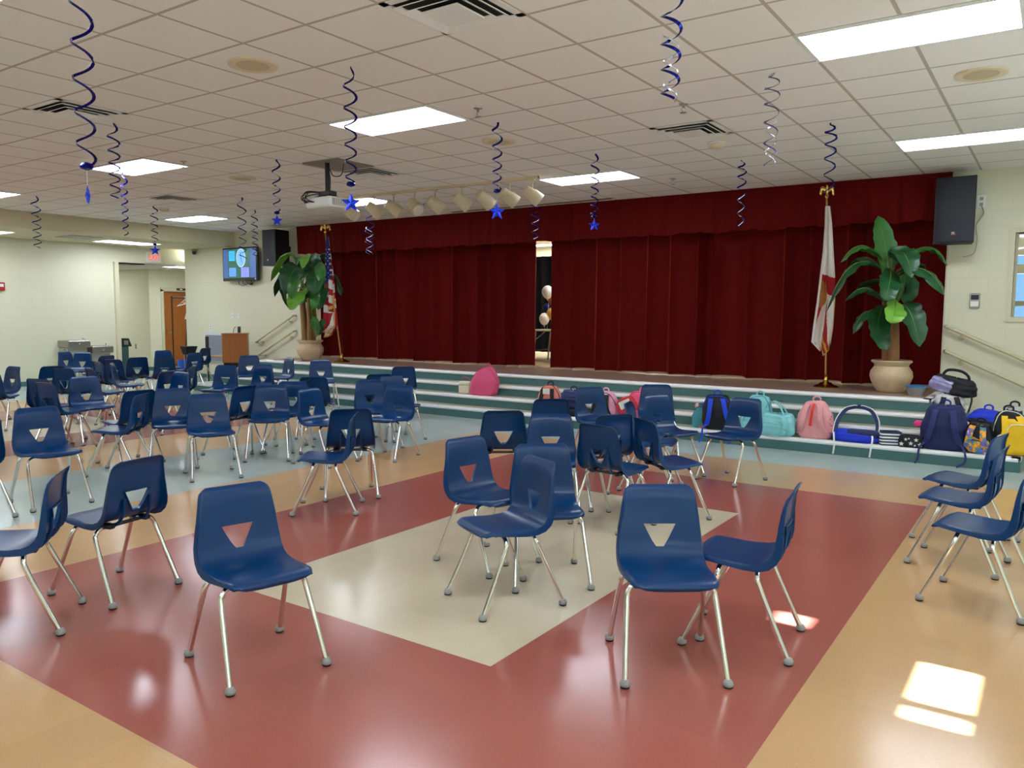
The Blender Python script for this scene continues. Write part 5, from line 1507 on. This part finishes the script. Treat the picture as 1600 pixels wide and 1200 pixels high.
def pouch(label, p, yaw, w, d, h, a, b_, n):
    t = thing('pouch', label, 'pouch', p, yaw, 'school bags on the stage steps')
    mb = MB()
    for k in range(n):
        mb.use(a if k % 2 == 0 else b_)
        z0, z1 = h * k / n, h * (k + 1) / n
        f = lambda z: 1 - 0.25 * abs(z / h - 0.45)
        mb.add([(x * w / 2 * f(z), y * d / 2 * f(z), z) for z in (z0, z1) for x, y in ((-1, -.7), (-.8, -1), (.8, -1), (1, -.7), (1, .7), (.8, 1), (-.8, 1), (-1, .7))],
               [(i, (i + 1) % 8, 8 + (i + 1) % 8, 8 + i) for i in range(8)] + ([tuple(range(8))[::-1]] if k == 0 else []) + ([tuple(range(8, 16))] if k == n - 1 else []))
    mb.build('body', None, t)
    MB().tube(smoothpath([(-w * 0.42, -d * 0.1, h * 0.97), (-w * 0.2, -d * 0.12, h * 1.05), (w * 0.3, -d * 0.12, h * 1.02)], 4), 0.006, 6).build('zipper', M_MESHK, t)
    return t
pouch('navy and white striped pouch right of the royal blue bag', (-1.45, 9.46, Z1), 0.35, 0.24, 0.20, 0.15, NAVY, M_WHITE, 9)
t = pouch('black pouch printed with white stars beside the navy backpack', (-1.23, 9.40, Z1), 0.05, 0.26, 0.10, 0.13, M_MESHK, M_MESHK, 3)
st_m = MB()
for k, (x, z, r_) in enumerate(((-0.09, 0.04, 0.028), (-0.05, 0.09, 0.02), (0.0, 0.05, 0.026), (0.05, 0.09, 0.024), (0.09, 0.04, 0.028), (0.04, 0.03, 0.014), (-0.02, 0.10, 0.013))):
    vv = [(x + (r_ if i % 2 == 0 else r_ * .42) * math.sin(i * PI / 5), -0.052, z + (r_ if i % 2 == 0 else r_ * .42) * math.cos(i * PI / 5)) for i in range(10)]
    st_m.add(vv, [tuple(range(10))])
st_m.build('star_print', M_WHITE, t, False, thick=0.001)
nb = backpack('upright navy backpack with hanging straps at the right end of the steps', (-0.93, 9.475, Z1), 0.0, 0.42, 0.26, 0.47, cloth('deep navy nylon', (24, 34, 86)), straps=cloth('navy padding', (34, 46, 104)), handle=cloth('navy padding', (34, 46, 104)), seed=17, dangle=True, top=0.68, side=(cloth('lilac mesh', (176, 162, 186)), (-1,)))
MB().bbox(-0.29, -0.20, -0.05, 0.03, 0.22, 0.29, 0.02).build('pink_tag', cloth('bright pink', (232, 60, 140)), nb)
# tie-dye bag
n_ = N('rainbow print')
cr = n_.t.nodes.new('ShaderNodeValToRGB')
cr.color_ramp.interpolation = 'CONSTANT'
els = cr.color_ramp.elements
els[0].position = 0.0; els[0].color = lin((230, 80, 50)) + (1,)
els[1].position = 0.36; els[1].color = lin((240, 190, 60)) + (1,)
for p_, c_ in ((0.43, (240, 120, 60)), (0.49, (70, 170, 90)), (0.54, (50, 110, 210)), (0.60, (170, 80, 190)), (0.66, (250, 210, 120))):
    e_ = els.new(p_); e_.color = lin(c_) + (1,)
n_.t.links.new(n_.noise(16, 3, 0.6), cr.inputs[0])
n_.t.links.new(cr.outputs[0], n_.b.inputs['Base Color'])
n_.b.inputs['Roughness'].default_value = 0.7
rb = backpack('rainbow printed backpack lying against the navy backpack', (-0.60, 9.46, Z1), -0.2, 0.26, 0.22, 0.30, M_MESHK, pocket=n_.m, seed=18, straps=n_.m, tilt=0.12, slump=-0.14, handle=M_MESHK, zipper=M_MESHK)
backpack('royal blue and black bag with a red bottle behind the rainbow backpack', (-0.62, 10.22, Z2), -0.2, 0.38, 0.26, 0.22, cloth('royal satin', (16, 52, 200)), pocket=M_MESHK, seed=19, slump=0.15, side=(cloth('dark red plastic', (150, 30, 40)), (-1,)))
t = thing('plush_toy', 'pale pink soft tail lying left of the royal blue and black bag', 'toy', (-0.70, 10.02, Z2))
MB().tube(smoothpath([(-0.10, 0, 0.16), (-0.08, 0, 0.10), (-0.02, 0, 0.06), (0.06, 0, 0.05), (0.10, 0.0, 0.06)], 5), [0.006 + 0.0012 * k for k in range(21)], 8).build('body', cloth('pale pink plush', (240, 190, 186)), t)
YEL = cloth('yellow nylon', (246, 196, 30))
yb = backpack('yellow and black backpack with white piping at the right edge', (-0.30, 9.58, Z1), 0.2, 0.34, 0.28, 0.44, M_MESHK, pocket=YEL, seed=20, zipper=M_WHITE, straps=YEL, slump=-0.14, handle=M_MESHK, pocket_h=0.8)
MB().lathe([(0.05, 0), (0.05, 0.004), (0.04, 0.006)], 24).build('round_emblem', M_WHITE, yb, loc=(-0.14, -0.165, 0.17)).rotation_euler = (PI / 2, 0, 0)
backpack('clear grey bag behind the yellow and black backpack', (-0.34, 10.30, Z1), 0.0, 0.26, 0.24, 0.42, cloth('grey clear vinyl', (176, 176, 170), 0.3), straps=M_MESHK, seed=21, handle=M_MESHK)
# two bags on the side step
t = backpack('white and grey drawstring bag under the black handled bag', (-1.0, 10.50, Z3), 0.2, 0.32, 0.24, 0.19, cloth('white grey canvas', (206, 204, 206), 0.25), seed=22, straps=M_MESHK, handle=M_MESHK, top=0.8, name='drawstring_bag', cat='bag')
t = thing('duffel_bag', 'black duffel with silver sheen and tall handle beside the stage curtain', 'bag', (-0.98, 10.56, Z3 + 0.20), -0.25, 'school bags on the stage steps')
t.rotation_euler = (0, 0.22, -0.25)
bag_body(t, 'body', 0.46, 0.24, 0.19, M_MESHK, 23, top=0.8)
hol = mat('iridescent vinyl', (170, 166, 214), 0.15, 0.6, var=0.4, scale=14)
bag_body(t, 'front_panel', 0.27, 0.10, 0.15, hol, 24, top=0.85, loc=(-0.10, -0.09, 0.012))
MB().tube(smoothpath([(-0.16, 0, 0.15), (-0.12, 0, 0.25), (0.02, 0, 0.28), (0.12, 0, 0.24), (0.15, 0, 0.14)], 5), 0.016, 8, flat=0.5).build('handle', M_MESHK, t)
MB().ribbon(smoothpath([(0.20, -0.05, 0.08), (0.25, -0.08, 0.0), (0.255, -0.09, -0.14)], 4), 0.02, (1, 0, 0), 0.004).build('hanging_strap', M_MESHK, t)
